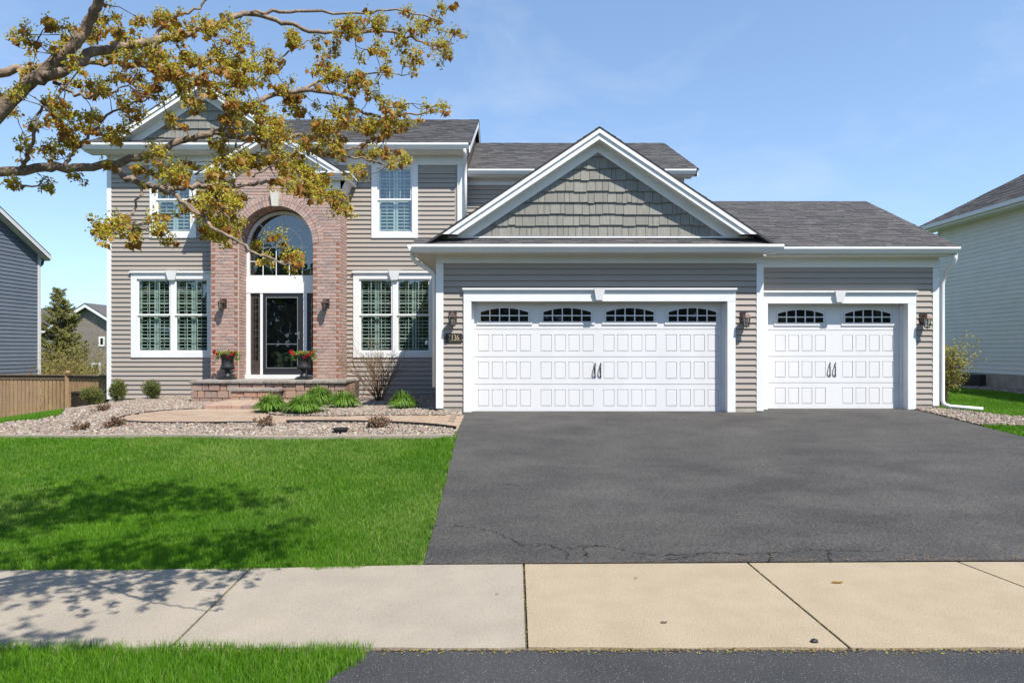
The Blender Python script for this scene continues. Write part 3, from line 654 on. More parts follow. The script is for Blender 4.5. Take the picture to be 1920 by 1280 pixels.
# ---- gables (garage and upper left): plane Y, apex, half width, slope
def clip_half(poly, a, b, c):       # keep a*x+b*z<=c
    out = []
    for i in range(len(poly)):
        p, q_ = poly[i], poly[(i+1) % len(poly)]; fp = a*p[0]+b*p[1]-c; fq = a*q_[0]+b*q_[1]-c
        if fp <= 0: out.append(p)
        if (fp < 0) != (fq < 0) and fp != fq:
            t = fp/(fp-fq); out.append((p[0]+(q_[0]-p[0])*t, p[1]+(q_[1]-p[1])*t))
    return out
def gable(cx, za, zb, slope, Y, over, yback, row, fas, fri, shakes=True, seed=1, eave=None):
    """apex (cx, za) of the roof top line, wall base at zb"""
    hw = (za-zb)/slope; rs = random.Random(seed); cs = 1/math.sqrt(1+slope**2)
    wtop = za-.06
    g = MB().xz([(cx-hw+.1, zb), (cx+hw-.1, zb), (cx, wtop-.02)], Y, Y+.12).build('gable_wall', shake_m, house)
    if shakes:
        z = zb; k = 0
        while z < wtop-.1:
            s = cx-hw-rs.uniform(0,.2)
            while s < cx+hw:
                w_ = rs.choice((.09,.12,.14,.17,.2,.25)); dz = rs.choice((0,0,.012,.02)); z0 = z-dz if k else z
                poly = [(s+.004,z0),(s+w_-.004,z0),(s+w_-.004,z+row+.02),(s+.004,z+row+.02)]
                lim = wtop-fas-.02
                poly = clip_half(clip_half(poly, slope, 1, lim+slope*cx), -slope, 1, lim-slope*cx)
                if len(poly) >= 3 and max(p[0] for p in poly)-min(p[0] for p in poly) > .02:
                    m = MB(); n = len(poly); fr = [(p[0], Y-.040+.031*(p[1]-z0)/row-rs.uniform(0,.0), p[1]) for p in poly]; bk = [(p[0], Y-.002, p[1]) for p in poly]
                    m.add(fr+bk, [tuple(range(n))]+[(i,n+i,n+(i+1)%n,(i+1)%n) for i in range(n)]); m.build('shake', shake_m, g)
                s += w_
            z += row; k += 1
    # roof slabs running back from the rake
    yf = Y-over
    for sg in (-1, 1):
        ex = cx+sg*(hw+eave); ez = zb-slope*eave
        A = (ex, yf, ez); B = (ex, yback, ez); C = (cx, yf, za)
        if sg < 0: roof(B, A, (cx, yback, za))
        else: roof(A, B, C)
        # stepped rake fascia, soffit, inner frieze
        def ln(off_t, off_b, y0, y1, name, mat, zend=zb):
            xe = lambda off: cx+sg*((za-off-zend)/slope)
            MB().xz([(cx, za-off_t), (cx, za-off_b), (xe(off_b), zend), (xe(off_t), zend)], y0, y1).build(name, mat, house)
        v = 1/cs
        ln(.038, .038+fas*.42*v, yf+.0, yf+.028, 'rake_board', white)
        ln(.038, .038+fas*v, yf+.028, yf+.055, 'rake_board', white)
        ln(.038+fas*v-.015, .038+fas*v, yf+.055, Y-.045, 'soffit', soffit_m)
        ln(.038+fas*v, .038+(fas+fri)*v, Y-.045, Y-.002, 'frieze_board', white)
    return g
gable(1.68, 5.99, 3.93, .67, YG, .30, 18.3, .222, .165, .155, seed=5, eave=.26)
gable(-7.88, 8.56, 6.93, .655, YM, .36, 21.5, .225, .17, .16, seed=9, eave=.05)
# pent roof under each gable + flashing
roof((-1.90,13.22,3.705),(5.13,13.22,3.705),(-1.90,YG-.005,3.885), expo=.12)
MB().box(-1.25,4.6,YG-.05,YG-.005,3.895,3.925).build('flashing', white, house)
roof((-10.85,17.34,6.865),(-6.6,17.34,6.865),(-10.85,YM-.005,6.93), expo=.12)
MB().box(-10.2,-6.0,YM-.05,YM-.005,6.915,6.945).build('flashing', white, house)

# downspouts
def pipe(pts, w_=.075, d_=.055, name='downspout', par=house):
    mb = MB(); P = [Vector(p) for p in pts]
    mb.tube(P, .042, 8); return mb.build(name, white, par, smooth=True)
pipe([(-1.93,13.40,3.60),(-1.93,13.42,3.50),(-1.88,13.48,3.42),(-1.66,13.60,3.30),(-1.56,13.64,3.22),(-1.53,13.66,3.10),(-1.53,13.66,.98)])
pipe([(8.84,13.84,3.63),(8.86,13.86,3.52),(8.84,13.92,3.42),(8.82,14.06,3.28),(8.80,14.14,3.18),(8.79,14.16,3.05),(8.79,14.16,.68),(8.81,14.13,.60),(8.88,14.05,.565),(9.28,13.66,.545)])
pipe([(-1.18,17.30,6.72),(-1.18,17.34,6.62),(-1.19,17.62,6.5),(-1.19,17.71,6.42),(-1.19,17.715,6.1),(-1.19,17.715,4.9)])

# ---- windows
def window(r, Y, units, header, grids, gl, shutter=True, name='window', tilt=14):
    lt = math.radians(tilt)
    x0, x1, z0, z1 = r; ix0, ix1, iz0, iz1 = inner(r, .15, .20 if header else .06, .14)
    mb = MB(); yf = Y-.05
    mb.box(x0, ix0, yf, Y+.06, z0, iz1); mb.box(ix1, x1, yf, Y+.06, z0, iz1)
    mb.box(ix0, ix1, yf+.002, Y+.06, z0, iz0); mb.box(x0, x1, yf-.002, Y+.06, iz1, z1-(.05 if header else 0))
    if header: mb.box(x0-.03, x1+.03, yf-.045, Y+.0, z1-.05, z1-.018); mb.box(x0-.015, x1+.015, yf-.028, Y+.0, z1-.017, z1)
    wo = mb.build(name, white, house)
    if header: keystone((x0+x1)/2, z1, .30, .17, .23, yf, wo, white)
    n = units; mw_ = .10; uw = ((ix1-ix0)-mw_*(n-1))/n
    for i in range(n):
        a = ix0+i*(uw+mw_); b = a+uw
        if i: MB().box(a-mw_, a, Y-.035, Y+.06, iz0, iz1).build('mullion', white, wo)
        zc = (iz0+iz1)/2
        for (s0, s1, yo, gr) in ((zc, iz1, 0, grids[0]), (iz0, zc+.03, .028, grids[1])):
            f = MB(); t = .042; y0 = Y-.015+yo; y1 = y0+.028
            f.box(a, a+t, y0, y1, s0, s1); f.box(b-t, b, y0, y1, s0, s1); f.box(a+t, b-t, y0, y1, s0, s0+t); f.box(a+t, b-t, y0, y1, s1-t, s1)
            f.build('sash', white, wo)
            MB().box(a+t, b-t, y0+.011, y0+.014, s0+t, s1-t).build('pane', gl, wo)
            if gr:
                m = MB(); c, rr = gr; gx0, gx1, gz0, gz1 = a+t, b-t, s0+t, s1-t
                for k in range(1, c): x = gx0+(gx1-gx0)*k/c; m.box(x-.009, x+.009, y0+.015, y0+.022, gz0, gz1)
                for k in range(1, rr): z = gz0+(gz1-gz0)*k/rr; m.box(gx0, gx1, y0+.0155, y0+.0215, z-.009, z+.009)
                m.build('muntins', white, wo)
        if shutter:
            s = MB(); y0 = Y+.10; hw = (b-a)/2
            for p in range(2):
                xa = a+.015+p*hw; xb = xa+hw-.02
                s.box(xa, xa+.05, y0, y0+.028, iz0, iz1); s.box(xb-.05, xb, y0, y0+.028, iz0, iz1)
                for zz in (iz0, zc-.03, iz1-.06): s.box(xa+.05, xb-.05, y0, y0+.028, zz, zz+.06)
                z = iz0+.095
                while z < iz1-.08:
                    if abs(z-zc) > .06:
                        hx, hz = .036*math.cos(lt), .036*math.sin(lt)
                        s.prism([(xa+.052,y0+.014-hx,z-hz),(xa+.052,y0+.014-hx,z-hz+.009),(xa+.052,y0+.014+hx,z+hz+.009),(xa+.052,y0+.014+hx,z+hz)], (xb-xa-.104,0,0))
                    z += .088
                s.box((xa+xb)/2-.006, (xa+xb)/2+.006, y0-.03, y0-.022, iz0+.1, zc-.06); s.box((xa+xb)/2-.006, (xa+xb)/2+.006, y0-.03, y0-.022, zc+.06, iz1-.1)
            s.build('shutter', shutter_m, wo)
    dark_box(ix0, ix1, iz0, iz1, Y+.061, Y+.55, wo)
    return wo
def dark_box(x0, x1, z0, z1, y0, y1, par):  # near-black box behind a window; the unlit room's shade is its colour
    e = .02; m = MB()
    m.box(x0-e, x1+e, y1, y1+.02, z0-e, z1+e); m.box(x0-e-.02, x0-e, y0, y1, z0-e, z1+e); m.box(x1+e, x1+e+.02, y0, y1, z0-e, z1+e)
    m.box(x0-e, x1+e, y0, y1, z0-e-.02, z0-e); m.box(x0-e, x1+e, y0, y1, z1+e, z1+e+.02); return m.build('dark_room_backing', unlit_dark, par)
def keystone(cx, zt, wt, wb, h, y, par, mat):
    m = MB(); m.add([(cx-wb/2,y-.05,zt-h),(cx+wb/2,y-.05,zt-h),(cx+wt/2,y-.075,zt+.012),(cx-wt/2,y-.075,zt+.012),(cx-wb/2,y+.03,zt-h),(cx+wb/2,y+.03,zt-h),(cx+wt/2,y+.03,zt+.012),(cx-wt/2,y+.03,zt+.012)],
              [(0,1,2,3),(5,4,7,6),(1,0,4,5),(2,1,5,6),(3,2,6,7),(0,3,7,4)])
    return m.build('keystone', mat, par)
window(WL, YM, 2, True, ((3,3),(3,3)), glass_m); window(WR, YM, 2, True, ((3,3),(3,3)), glass_m)
window(UL, YM, 1, False, ((3,3),None), glass_up, tilt=25); window(UR, YM, 1, False, ((3,3),None), glass_up, tilt=25)

# ---- brick entry
CX = -5.828; HWO = .926; SPR = 4.34; RING = .27; BZ0 = .95
gz, gs = 6.98, .62        # brick gable apex and slope
def topz(x): return min(6.98-abs(x-CX)*gs, 6.6)
arc = [(CX+HWO*math.cos(t), SPR+HWO*math.sin(t)) for t in np.linspace(0, math.pi, 33)]
outline = [(BR[0], BZ0), (BR[0], 5.95), (CX-1.05, 6.3), (CX, 6.9), (CX+1.05, 6.3), (BR[1], 5.95), (BR[1], BZ0), (CX+HWO, BZ0)]+arc+[(CX-HWO, BZ0)]
be = MB().xz(outline, YB+.012, YM+.10).build('brick_entry', mortar_m, house)
BH, BL, G = .0635, .192, .014
bmb = MB(); bmb.box(-.5,.5,-.03,.03,-.5,.5)
BRICK = bpy.data.meshes.new('brick'); BRICK.from_pydata(bmb.v, [], bmb.f); BRICK.materials.append(brick_m)
REDB = BRICK.copy(); REDB.name = 'red_brick'; REDB.materials[0] = brick_red_m
blist = []; i = 0; z = BZ0+.006
while z < 6.95:
    zc = z+BH/2
    L0, R0 = BR[0], BR[1]
    if zc > 5.98: d = max(0, (6.92-zc)/gs); L0, R0 = max(L0, CX-d), min(R0, CX+d)
    dz = zc-SPR; ro = HWO+RING+.004
    if zc < SPR: holes_ = (CX-HWO, CX+HWO)
    elif dz < ro: h_ = math.sqrt(ro*ro-dz*dz); holes_ = (CX-h_, CX+h_)
    else: holes_ = None
    segs = [(L0, R0)] if holes_ is None else [(L0, holes_[0]), (holes_[1], R0)]
    for (a, b) in segs:
        if b-a < .04: continue
        c = a; first = True
        if i % 2 and zc < SPR:
            blist += [(a+.004, a+.092, zc, 1), (b-.092, b-.004, zc, 1)]; c = a+.092+G; e = b-.092-G
        else: e = b
        off = 0 if i % 2 else .0
        while c < e-.02:
            d = min(c+BL, e)
            if e-d < .05: d = e
            if d-c > .02: blist.append((c, d-.0005, zc, 0))
            c = d+G
    z += BH+G; i += 1
blist.sort(key=lambda q: q[2])
rest = MB(); restr = MB(); nb = nr = 0; rs = random.Random(5)
for (a, b, zc, red) in blist:
    yj = YB+.03+rs.uniform(-.003,.003)
    if (nb if not red else nr) < (295 if not red else 150):
        inst('brick', REDB if red else BRICK, be, ((a+b)/2, yj, zc), (b-a, 1, BH))
        if red: nr += 1
        else: nb += 1
    else: (restr if red else rest).box(a, b, yj-.03, yj+.03, zc-BH/2, zc+BH/2, rs.random())
# returns: right outer face, both jambs, arch soffit
def return_bricks(X, sg, y0, y1, z0, z1):
    z = z0; i = 0
    while z < z1:
        c = y0+(0 if i % 2 else -.10)
        while c < y1:
            a, b = max(c, y0), min(c+BL, y1)
            if b-a > .03: rest.box(min(X-sg*.02, X+sg*.010), max(X-sg*.02, X+sg*.010), a, b-.001, z, z+BH, rs.random())
            c += BL+G
        z += BH+G; i += 1
return_bricks(BR[1]+.0, 1, YB+.002, YM-.02, BZ0+.006, 5.9); return_bricks(BR[0], -1, YB+.002, YM-.02, BZ0+.006, 5.9)
return_bricks(CX-HWO, 1, YB+.065, YM-.15, BZ0+.006, SPR-.05); return_bricks(CX+HWO, -1, YB+.065, YM-.15, BZ0+.006, SPR-.05)
NA = 40
for k in range(NA):
    t0 = math.pi*k/NA+.004; t1 = math.pi*(k+1)/NA-.004
    for (ra, rb, y0, y1) in ((HWO-.008, HWO+RING*.5-.005, YB-.008, YB+.06), (HWO+RING*.5+.005, HWO+RING, YB-.006, YB+.06)):
        rest.xz([(CX+r*math.cos(t), SPR+r*math.sin(t)) for r, t in ((ra,t0),(rb,t0),(rb,t1),(ra,t1))], y0, y1, rs.random())
    c = YB+.07+(.1 if k % 2 else 0)-.1
    while c < YM-.15:
        a, b = max(c, YB+.065), min(c+BL, YM-.15)
        if b-a > .03: rest.xz([(CX+r*math.cos(t), SPR+r*math.sin(t)) for r, t in ((HWO-.008,t0),(HWO+.03,t0),(HWO+.03,t1),(HWO-.008,t1))], a, b, rs.random())
        c += BL+G
rest.build('bricks', brick_m, be, kind='stuff')
if restr.v: restr.build('red_bricks', brick_red_m, be, kind='stuff')
keystone(CX, SPR+HWO+RING+.05, .215, .15, .345, YB-.01, be, keystone_m)
# entry gable roof, rakes, cornice returns
yf = 16.78; za = 7.12; es = .62
for sg in (-1, 1):
    ex = CX+sg*1.86; ez = za-es*1.86
    if sg < 0: roof((ex, 18.9, ez), (ex, yf, ez), (CX, 18.9, za))
    else: roof((ex, yf, ez), (ex, 18.9, ez), (CX, yf, za))
    for (o0, o1, y0, y1, nm, mt) in ((.038,.115,yf,yf+.03,'rake_board',white),(.038,.215,yf+.03,yf+.06,'rake_board',white),(.20,.215,yf+.06,YB-.055,'soffit',soffit_m),(.215,.40,YB-.055,YB-.012,'frieze_board',white)):
        zend = 6.02 if o0 < .2 else 6.06
        MB().xz([(CX, za-o0), (CX, za-o1), (CX+sg*(za-o1-zend)/es, zend), (CX+sg*(za-o0-zend)/es, zend)], y0, y1).build(nm, mt, house)
    # boxed return
    x0, x1 = sorted((CX+sg*.98, CX+sg*1.86)); m = MB()
    for (zz0, zz1, yo) in ((5.90,5.94,.02),(5.94,5.99,.0),(5.99,6.035,-.03)): m.box(x0-(.0 if sg > 0 else -yo), x1+(-yo if sg > 0 else 0), yf+.03+yo, YM-.03, zz0, zz1)
    m.box(x0, x1-.02 if sg > 0 else x1, yf+.1, YM-.03, 5.86, 5.90)
    m.build('cornice_return', white, house)
    xb = BR[1]+.03 if sg > 0 else BR[0]-.03
    MB().xz([(CX+sg*1.25,5.60),(CX+sg*1.25,5.86),(xb+sg*.12,5.86),(xb+sg*.10,5.74),(xb+sg*.02,5.64)], YB-.045, YB-.012).build('frieze_board', white, house)
    MB().prism([(xb+sg*.0,YB-.045,5.60),(xb+sg*.0,YB-.045,5.86),(xb+sg*.12,YB-.045,5.86)], (0,YM-YB,0)).build('cornice_bracket', white, house)

# ---- entry: door, sidelights, arched window (plane Y=17.64)
YD = 17.62; DX0, DX1 = CX-HWO+.0, CX+HWO-.0
zb, zt_, zw = 1.02, 3.15, 3.55
fr = MB()
fr.box(DX0, DX0+.11, YD-.02, YD+.08, zb+.06, zt_); fr.box(DX1-.11, DX1, YD-.02, YD+.08, zb+.06, zt_)
fr.box(DX0, DX1, YD-.03, YD+.08, zt_, zw)
dl, dr = CX-.50, CX+.47
fr.box(dl-.065, dl, YD-.02, YD+.08, zb+.06, zt_); fr.box(dr+.06, dr+.15, YD-.02, YD+.08, zb+.06, zt_)
fr.box(DX0, DX1, YD-.12, YD+.08, zb-.04, zb+.06)
ent = fr.build('entry_frame', white, house)
sd = MB(); t = .085
sd.box(dl, dl+t, YD-.01, YD+.03, zb+.06, zt_-.01); sd.box(dr-t, dr, YD-.01, YD+.03, zb+.06, zt_-.01); sd.box(dl+t, dr-t, YD-.01, YD+.03, zb+.06, zb+.06+.17); sd.box(dl+t, dr-t, YD-.01, YD+.03, zt_-.11, zt_-.01)
sd.box(dr, dr+.06, YD+.0, YD+.03, zb+.06, zt_-.01)
fd = sd.build('storm_door', door_black, house)
MB().box(dl+t, dr-t, YD+.008, YD+.012, zb+.23, zt_-.11).build('pane', glass_dark, fd)
m = MB(); e = .012
m.box(dl+t-.005, dl+t+e, YD-.016, YD-.0105, zb+.22, zt_-.10); m.box(dr-t-e, dr-t+.005, YD-.016, YD-.0105, zb+.22, zt_-.10); m.box(dl+t+e, dr-t-e, YD-.016, YD-.0105, zb+.22, zb+.24); m.box(dl+t+e, dr-t-e, YD-.016, YD-.0105, zt_-.122, zt_-.10)
m.box(dl+t+e, dr-t-e, YD-.012, YD-.004, zb+.83, zb+.845)
m.build('glass_bead', door_trim, fd)
m = MB(); m.box(dr-.065, dr-.035, YD-.025, YD-.0105, zb+.96, zb+1.16); m.tube([(dr-.05,YD-.03,zb+1.10),(dr-.05,YD-.065,zb+1.10),(dr-.13,YD-.07,zb+1.10)], .011, 8); m.build('door_handle', steel_m, fd)
MB().box(dl+.01, dr-.01, YD+.09, YD+.13, zb+.06, zt_).build('inner_door', door_black, house)
for (a, b) in ((DX0+.11, dl-.065), (dr+.15, DX1-.11)):
    m = MB(); m.box(a, a+.07, YD+.02, YD+.06, zb+.06, zt_); m.box(b-.07, b, YD+.02, YD+.06, zb+.06, zt_); m.box(a+.07, b-.07, YD+.02, YD+.06, zb+.06, zb+.42); m.box(a+.07, b-.07, YD+.02, YD+.06, zt_-.13, zt_)
    s_ = m.build('sidelight', door_brown, house); MB().box(a+.07, b-.07, YD+.036, YD+.040, zb+.42, zt_-.13).build('pane', glass_dark, s_)
    m = MB(); z = zb+.5
    for zz in np.arange(zb+.55, zt_-.2, .16): m.box(a+.07, b-.07, YD+.030, YD+.035, zz, zz+.007)
    m.box((a+b)/2-.004, (a+b)/2+.004, YD+.029, YD+.034, zb+.42, zt_-.13); m.build('lead_came', steel_m, s_)
dark_box(DX0+.05, DX1-.05, zb+.1, zt_, YD+.14, YD+.7, ent)
# arched window
RW = HWO-.015; cz = SPR-.03
def ringpoly(r0, r1, a0=0, a1=math.pi, n=40): 
    T_ = np.linspace(a0, a1, n); return [(CX+r0*math.cos(t), cz+r0*math.sin(t)) for t in T_]+[(CX+r1*math.cos(t), cz+r1*math.sin(t)) for t in T_[::-1]]
m = MB()
T_ = np.linspace(0, math.pi, 41)
for t0, t1 in zip(T_[:-1], T_[1:]): m.xz([(CX+r*math.cos(t), cz+r*math.sin(t)) for r, t in ((RW-.075,t0),(RW,t0),(RW,t1),(RW-.075,t1))], YD-.02, YD+.06)
m.box(CX-RW, CX-RW+.075, YD-.02, YD+.06, zw, cz); m.box(CX+RW-.075, CX+RW, YD-.02, YD+.06, zw, cz); m.box(CX-RW+.075, CX+RW-.075, YD-.02, YD+.06, zw, zw+.05)
aw = m.build('arched_window', white, house)
ri = RW-.075
MB().xz([(CX+ri, zw+.05), (CX+ri, cz)]+[(CX+ri*math.cos(t), cz+ri*math.sin(t)) for t in T_[1:-1]]+[(CX-ri, cz), (CX-ri, zw+.05)], YD+.020, YD+.024).build('pane', glass_up, aw)
m = MB(); cw = 2*ri/5; h_ = .009; ya, yb_ = YD+.008, YD+.019
for k in range(1, 5): x = CX-ri+cw*k; m.box(x-h_, x+h_, ya, yb_, zw+.05, cz)
for z in ((zw+.05+cz)/2, cz): m.box(CX-ri, CX+ri, ya+.001, yb_-.001, z-h_, z+h_)
for r in (cw*1.5, cw*.5):
    for t0, t1 in zip(T_[:-1], T_[1:]): m.xz([(CX+q_*math.cos(t), cz+q_*math.sin(t)) for q_, t in ((r-h_,t0),(r+h_,t0),(r+h_,t1),(r-h_,t1))], ya, yb_)
for an in (45, 90, 135):
    a = math.radians(an); m.bar((CX+cw*.5*math.cos(a), YD+.0135, cz+cw*.5*math.sin(a)), (CX+ri*math.cos(a), YD+.0135, cz+ri*math.sin(a)), .009, .018, up=(math.cos(a+math.pi/2), 0, math.sin(a+math.pi/2)))
m.build('muntins', white, aw)
MB().box(CX-1.1, CX+1.1, YD+.6, YD+.62, zw, 5.5).build('dark_room_backing', unlit_dark, aw)  # dark sheet in place of an unlit room

# ---- garage doors
def garage_door(x0, x1, Y, z0, z1, starts, seedname):
    m = MB(); n = 4; h = (z1-z0)/n
    pw_, ph = .22, .333; dp = .016
    for i in range(n):
        za, zb_ = z0+i*h+.005, z0+(i+1)*h-.005
        m.box(x0+.005, x1-.005, Y+dp, Y+.05, za, zb_)
        if i == 3: m.box(x0+.005, x1-.005, Y, Y+dp, za, zb_); continue
        zc = z0+h*(i+.5); m.box(x0+.005, x1-.005, Y, Y+dp, za, zc-ph/2); m.box(x0+.005, x1-.005, Y, Y+dp, zc+ph/2, zb_)
        e = x0+.005
        for s in starts:
            for k in range(4): xl = s+k*.277; m.box(e, xl, Y, Y+dp, zc-ph/2, zc+ph/2); e = xl+pw_
        m.box(e, x1-.005, Y, Y+dp, zc-ph/2, zc+ph/2)
    m.box(x0+.006, x1-.006, Y+.02, Y+.045, z0+.01, z1)
    g = m.build('garage_door', door_white, house)
    MB().box(x0+.01, x1-.01, Y+.005, Y+.045, z0-.03, z0+.002).build('bottom_seal', found_m, g)
    pm = MB(); b = .018
    o_ = [(-pw_/2+.001,-ph/2+.001),(pw_/2-.001,-ph/2+.001),(pw_/2-.001,ph/2-.001),(-pw_/2+.001,ph/2-.001)]; i_ = [(p[0]*(1-2*b/pw_), p[1]*(1-2*b/ph)) for p in o_]
    pm.add([(p[0],dp-.001,p[1]) for p in o_]+[(p[0],.003,p[1]) for p in i_], [(i,(i+1)%4,4+(i+1)%4,4+i) for i in range(4)]+[(4,5,6,7)])
    me = bpy.data.meshes.new('raised_panel'); me.from_pydata(pm.v, [], pm.f); me.materials.append(door_white)
    for s in starts:
        for r in range(3):
            for k in range(4): inst('raised_panel', me, g, (s+.11+k*.277, Y, z0+h*(r+.5)+(-.0)))
        # arched window insert, two rows of five panes
        a, b_ = s-.02, s+1.075; wz0, wz1 = z1-h+.09, z1-.04
        fm = MB(); fm.box(a, b_, Y-.018, Y-.001, wz0, wz0+.035); fm.box(a, b_, Y-.010, Y-.001, wz1-.02, wz1); fm.box(a, a+.03, Y-.012, Y-.001, wz0+.035, wz1-.02); fm.box(b_-.03, b_, Y-.012, Y-.001, wz0+.035, wz1-.02)
        gx0, gx1, gz0, gzt = a+.065, b_-.065, wz0+.065, wz1-.085; nC = 5; cwid = (gx1-gx0)/nC; mun = .011
        crown = lambda x: gzt-.085*((x-(gx0+gx1)/2)/((gx1-gx0)/2))**2
        zmid = gz0+.115
        fm.build('window_insert', door_white, g)
        for k in range(nC):
            xa, xb = gx0+k*cwid+mun, gx0+(k+1)*cwid-mun
            MB().box(xa, xb, Y-.006, Y-.002, gz0, zmid-mun).build('pane', garage_glass, g)
            top = [(xb-(xb-xa)*j/5, crown(xb-(xb-xa)*j/5)) for j in range(6)]
            MB().xz([(xa, zmid+mun), (xb, zmid+mun)]+top, Y-.006, Y-.002).build('pane', garage_glass, g)
        mm = MB()
        for k in range(nC+1):
            x = gx0+k*cwid; mm.box(x-mun, x+mun, Y-.012, Y-.001, gz0-mun, crown(x)+.012)
        for z in (gz0-mun, zmid): mm.box(gx0-mun, gx1+mun, Y-.0115, Y-.001, z-mun, z+mun)
        xs = np.linspace(gx0-mun, gx1+mun, 21); mm.xz([(x, crown(x)) for x in xs]+[(x, crown(x)+.024) for x in xs[::-1]], Y-.0118, Y-.001)
        mm.build('muntins', door_white, g)
    # iron pulls
    cx = (x0+x1)/2
    for sg in (-1, 1):
        hm = MB(); X = cx+sg*.055; zc = z0+h*1.5
        for e in (-1, 1):
            zz = zc+e*.125; hm.add([(X-.018,Y-.004,zz-e*.02),(X,Y-.004,zz+e*.045),(X+.018,Y-.004,zz-e*.02),(X,Y-.012,zz)], [(0,1,3),(1,2,3),(2,0,3),(0,2,1)]); hm.lathe([(.010,-.006),(.021,0),(.010,.006)], (X, Y-.012, zz-e*.012), 8)
        hm.tube([(X,Y-.008,zc-.115),(X-.016,Y-.040,zc-.07),(X-.022,Y-.052,zc),(X-.016,Y-.040,zc+.07),(X,Y-.008,zc+.115)], [.010,.010,.012,.010,.010], 8); hm.box(X-.008, X+.008, Y-.006, Y-.001, zc-.12, zc+.12)
        hm.build('pull_handle', black_metal, g)
    return g
garage_glass = M('garage_glass', (.008,.009,.011,1), rough=.03, spec=.9)
garage_door(BIG[0], BIG[1], YG+.18, .487, 2.665, (-.677,.566,1.81,3.05), 1)
garage_door(SML[0], SML[1], YT+.18, .487, 2.665, (5.453,6.848), 2)
MB().box(-1.3,4.8,YG+.26,YG+.28,.3,2.9).build('dark_garage_backing', unlit_dark, house)  # dark sheets behind both doors in place of the unlit garage
MB().box(4.95,8.6,YT+.26,YT+.28,.3,2.9).build('dark_garage_backing', unlit_dark, house)
def surround(op, tr, Y, keyx):
    m = MB(); yf = Y-.055
    for (a, b, inn) in ((tr[0], op[0], op[0]), (op[1], tr[1], op[1])):
        m.box(a, b, yf, Y+.05, .50, op[3]); 
    m.box(tr[0], tr[1], yf-.003, Y+.05, op[3], tr[3]-.06)
    m.box(tr[0]-.02, tr[1]+.02, yf-.05, Y, tr[3]-.035, tr[3]); m.box(tr[0]-.01, tr[1]+.01, yf-.03, Y, tr[3]-.06, tr[3]-.036)
    # jamb and stop
    m.box(op[0]-.017, op[0]+.0, Y+.05, Y+.24, .49, op[3]); m.box(op[1], op[1]+.017, Y+.05, Y+.24, .49, op[3]); m.box(op[0], op[1], Y+.05, Y+.24, op[3], op[3]+.017)
    m.box(op[0]+.0, op[0]+.045, Y+.135, Y+.178, .49, op[3]-.02); m.box(op[1]-.045, op[1], Y+.135, Y+.178, .49, op[3]-.02)
    s_ = m.build('door_surround', white, house); keystone(keyx, tr[3]-.02, .215, .13, .215, yf-.01, s_, white); return s_
surround(BIG, BIGT, YG, 1.70); surround(SML, SMLT, YT, 6.67)

# ------------------------------------------------------------------ porch
porch = root('front_porch', (-5.66,16.5,.45), 'stone block front porch with cap slabs and steps under the brick arch', 'porch')
PX0, PX1, PY = -7.42, -3.86, 16.0; PT = 1.0
MB().box(PX0+.05, PX1-.05, PY+.05, YM-.05, .2, PT-.062).build('porch_core', soil_m, porch)
def bevelled(o, w_=.008):
    b = o.modifiers.new('bevel', 'BEVEL'); b.width = w_; b.segments = 2; b.limit_method = 'ANGLE'; return o
rs = random.Random(21)
def blocks(x0, x1, y0, depth, z0, z1, rows, side=None):
    hh = (z1-z0)/rows
    for r in range(rows):
        x = x0
        while x < x1-.01:
            w_ = rs.choice((.15,.2,.2,.26,.3)); 
            if x1-x-w_ < .10: w_ = x1-x
            j = rs.uniform(-.016,.012); m = MB().box(x+.007, x+w_-.007, y0+j, y0+depth, z0+r*hh+.005, z0+(r+1)*hh-.005)
            bevelled(m.build('block', block_m, porch), .010); x += w_
blocks(PX0, PX1, PY+.02, .22, .42, PT-.064, 3)
for (xa, sgn) in ((PX0, 1), (PX1, -1)):            # porch ends
    for r in range(3):
        y = PY+.245
        while y < YB-.1:
            w_ = rs.choice((.2,.26,.3)); y2 = min(y+w_, YB); hh = (PT-.064-.42)/3
            m = MB().box(min(xa, xa+sgn*.2), max(xa, xa+sgn*.2), y+.004, y2-.004, .42+r*hh+.003, .42+(r+1)*hh-.003); bevelled(m.build('block', block_m, porch), .010); y = y2
def caps(x0, x1, y0, y1, z, n, th=.06):
    w_ = (x1-x0)/n
    for i in range(n): bevelled(MB().box(x0+i*w_+.003, x0+(i+1)*w_-.003, y0+rs.uniform(-.006,.006), y1, z-th, z).build('cap_stone', cap_m, porch), .008)
caps(PX0-.03, PX1+.03, PY-.03, PY+.27, PT, 19)
for k in range(4): caps(PX0-.02, PX1+.02, PY+.272+k*.20, PY+.47+k*.20, PT-.002, 12)
# the middle step
blocks(-6.34, -5.28, 15.62, .30, .50, .775, 2)
caps(-6.38, -5.24, 15.58, 16.0, .835, 6)
MB().box(-6.3,-5.3,15.8,16.03,.3,.77).build('step_core', soil_m, porch)
# low paver landing
lm = MB(); 
for i in range(9):
    for j in range(13):
        x = -6.22+i*.155; y = 14.32+j*.1; lm.box(x+.002, x+.152, y+.002, y+.098, .50, .585+rs.uniform(-.003,.003), rs.random())
lm.build('landing_pavers', paver_m, porch, kind='stuff')
x = -6.26
while x < -4.86:
    w_ = rs.choice((.2,.26,.3)); bevelled(MB().box(x+.003, x+w_-.003, 14.08+rs.uniform(-.02,.02), 14.31, .44, .588).build('edge_stone', block_m, porch), .012); x += w_
y = 14.32
while y < 15.5:
    w_ = rs.choice((.2,.26)); bevelled(MB().box(-6.40, -6.235, y+.003, y+w_-.003, .44, .586).build('edge_stone', block_m, porch), .012); y += w_

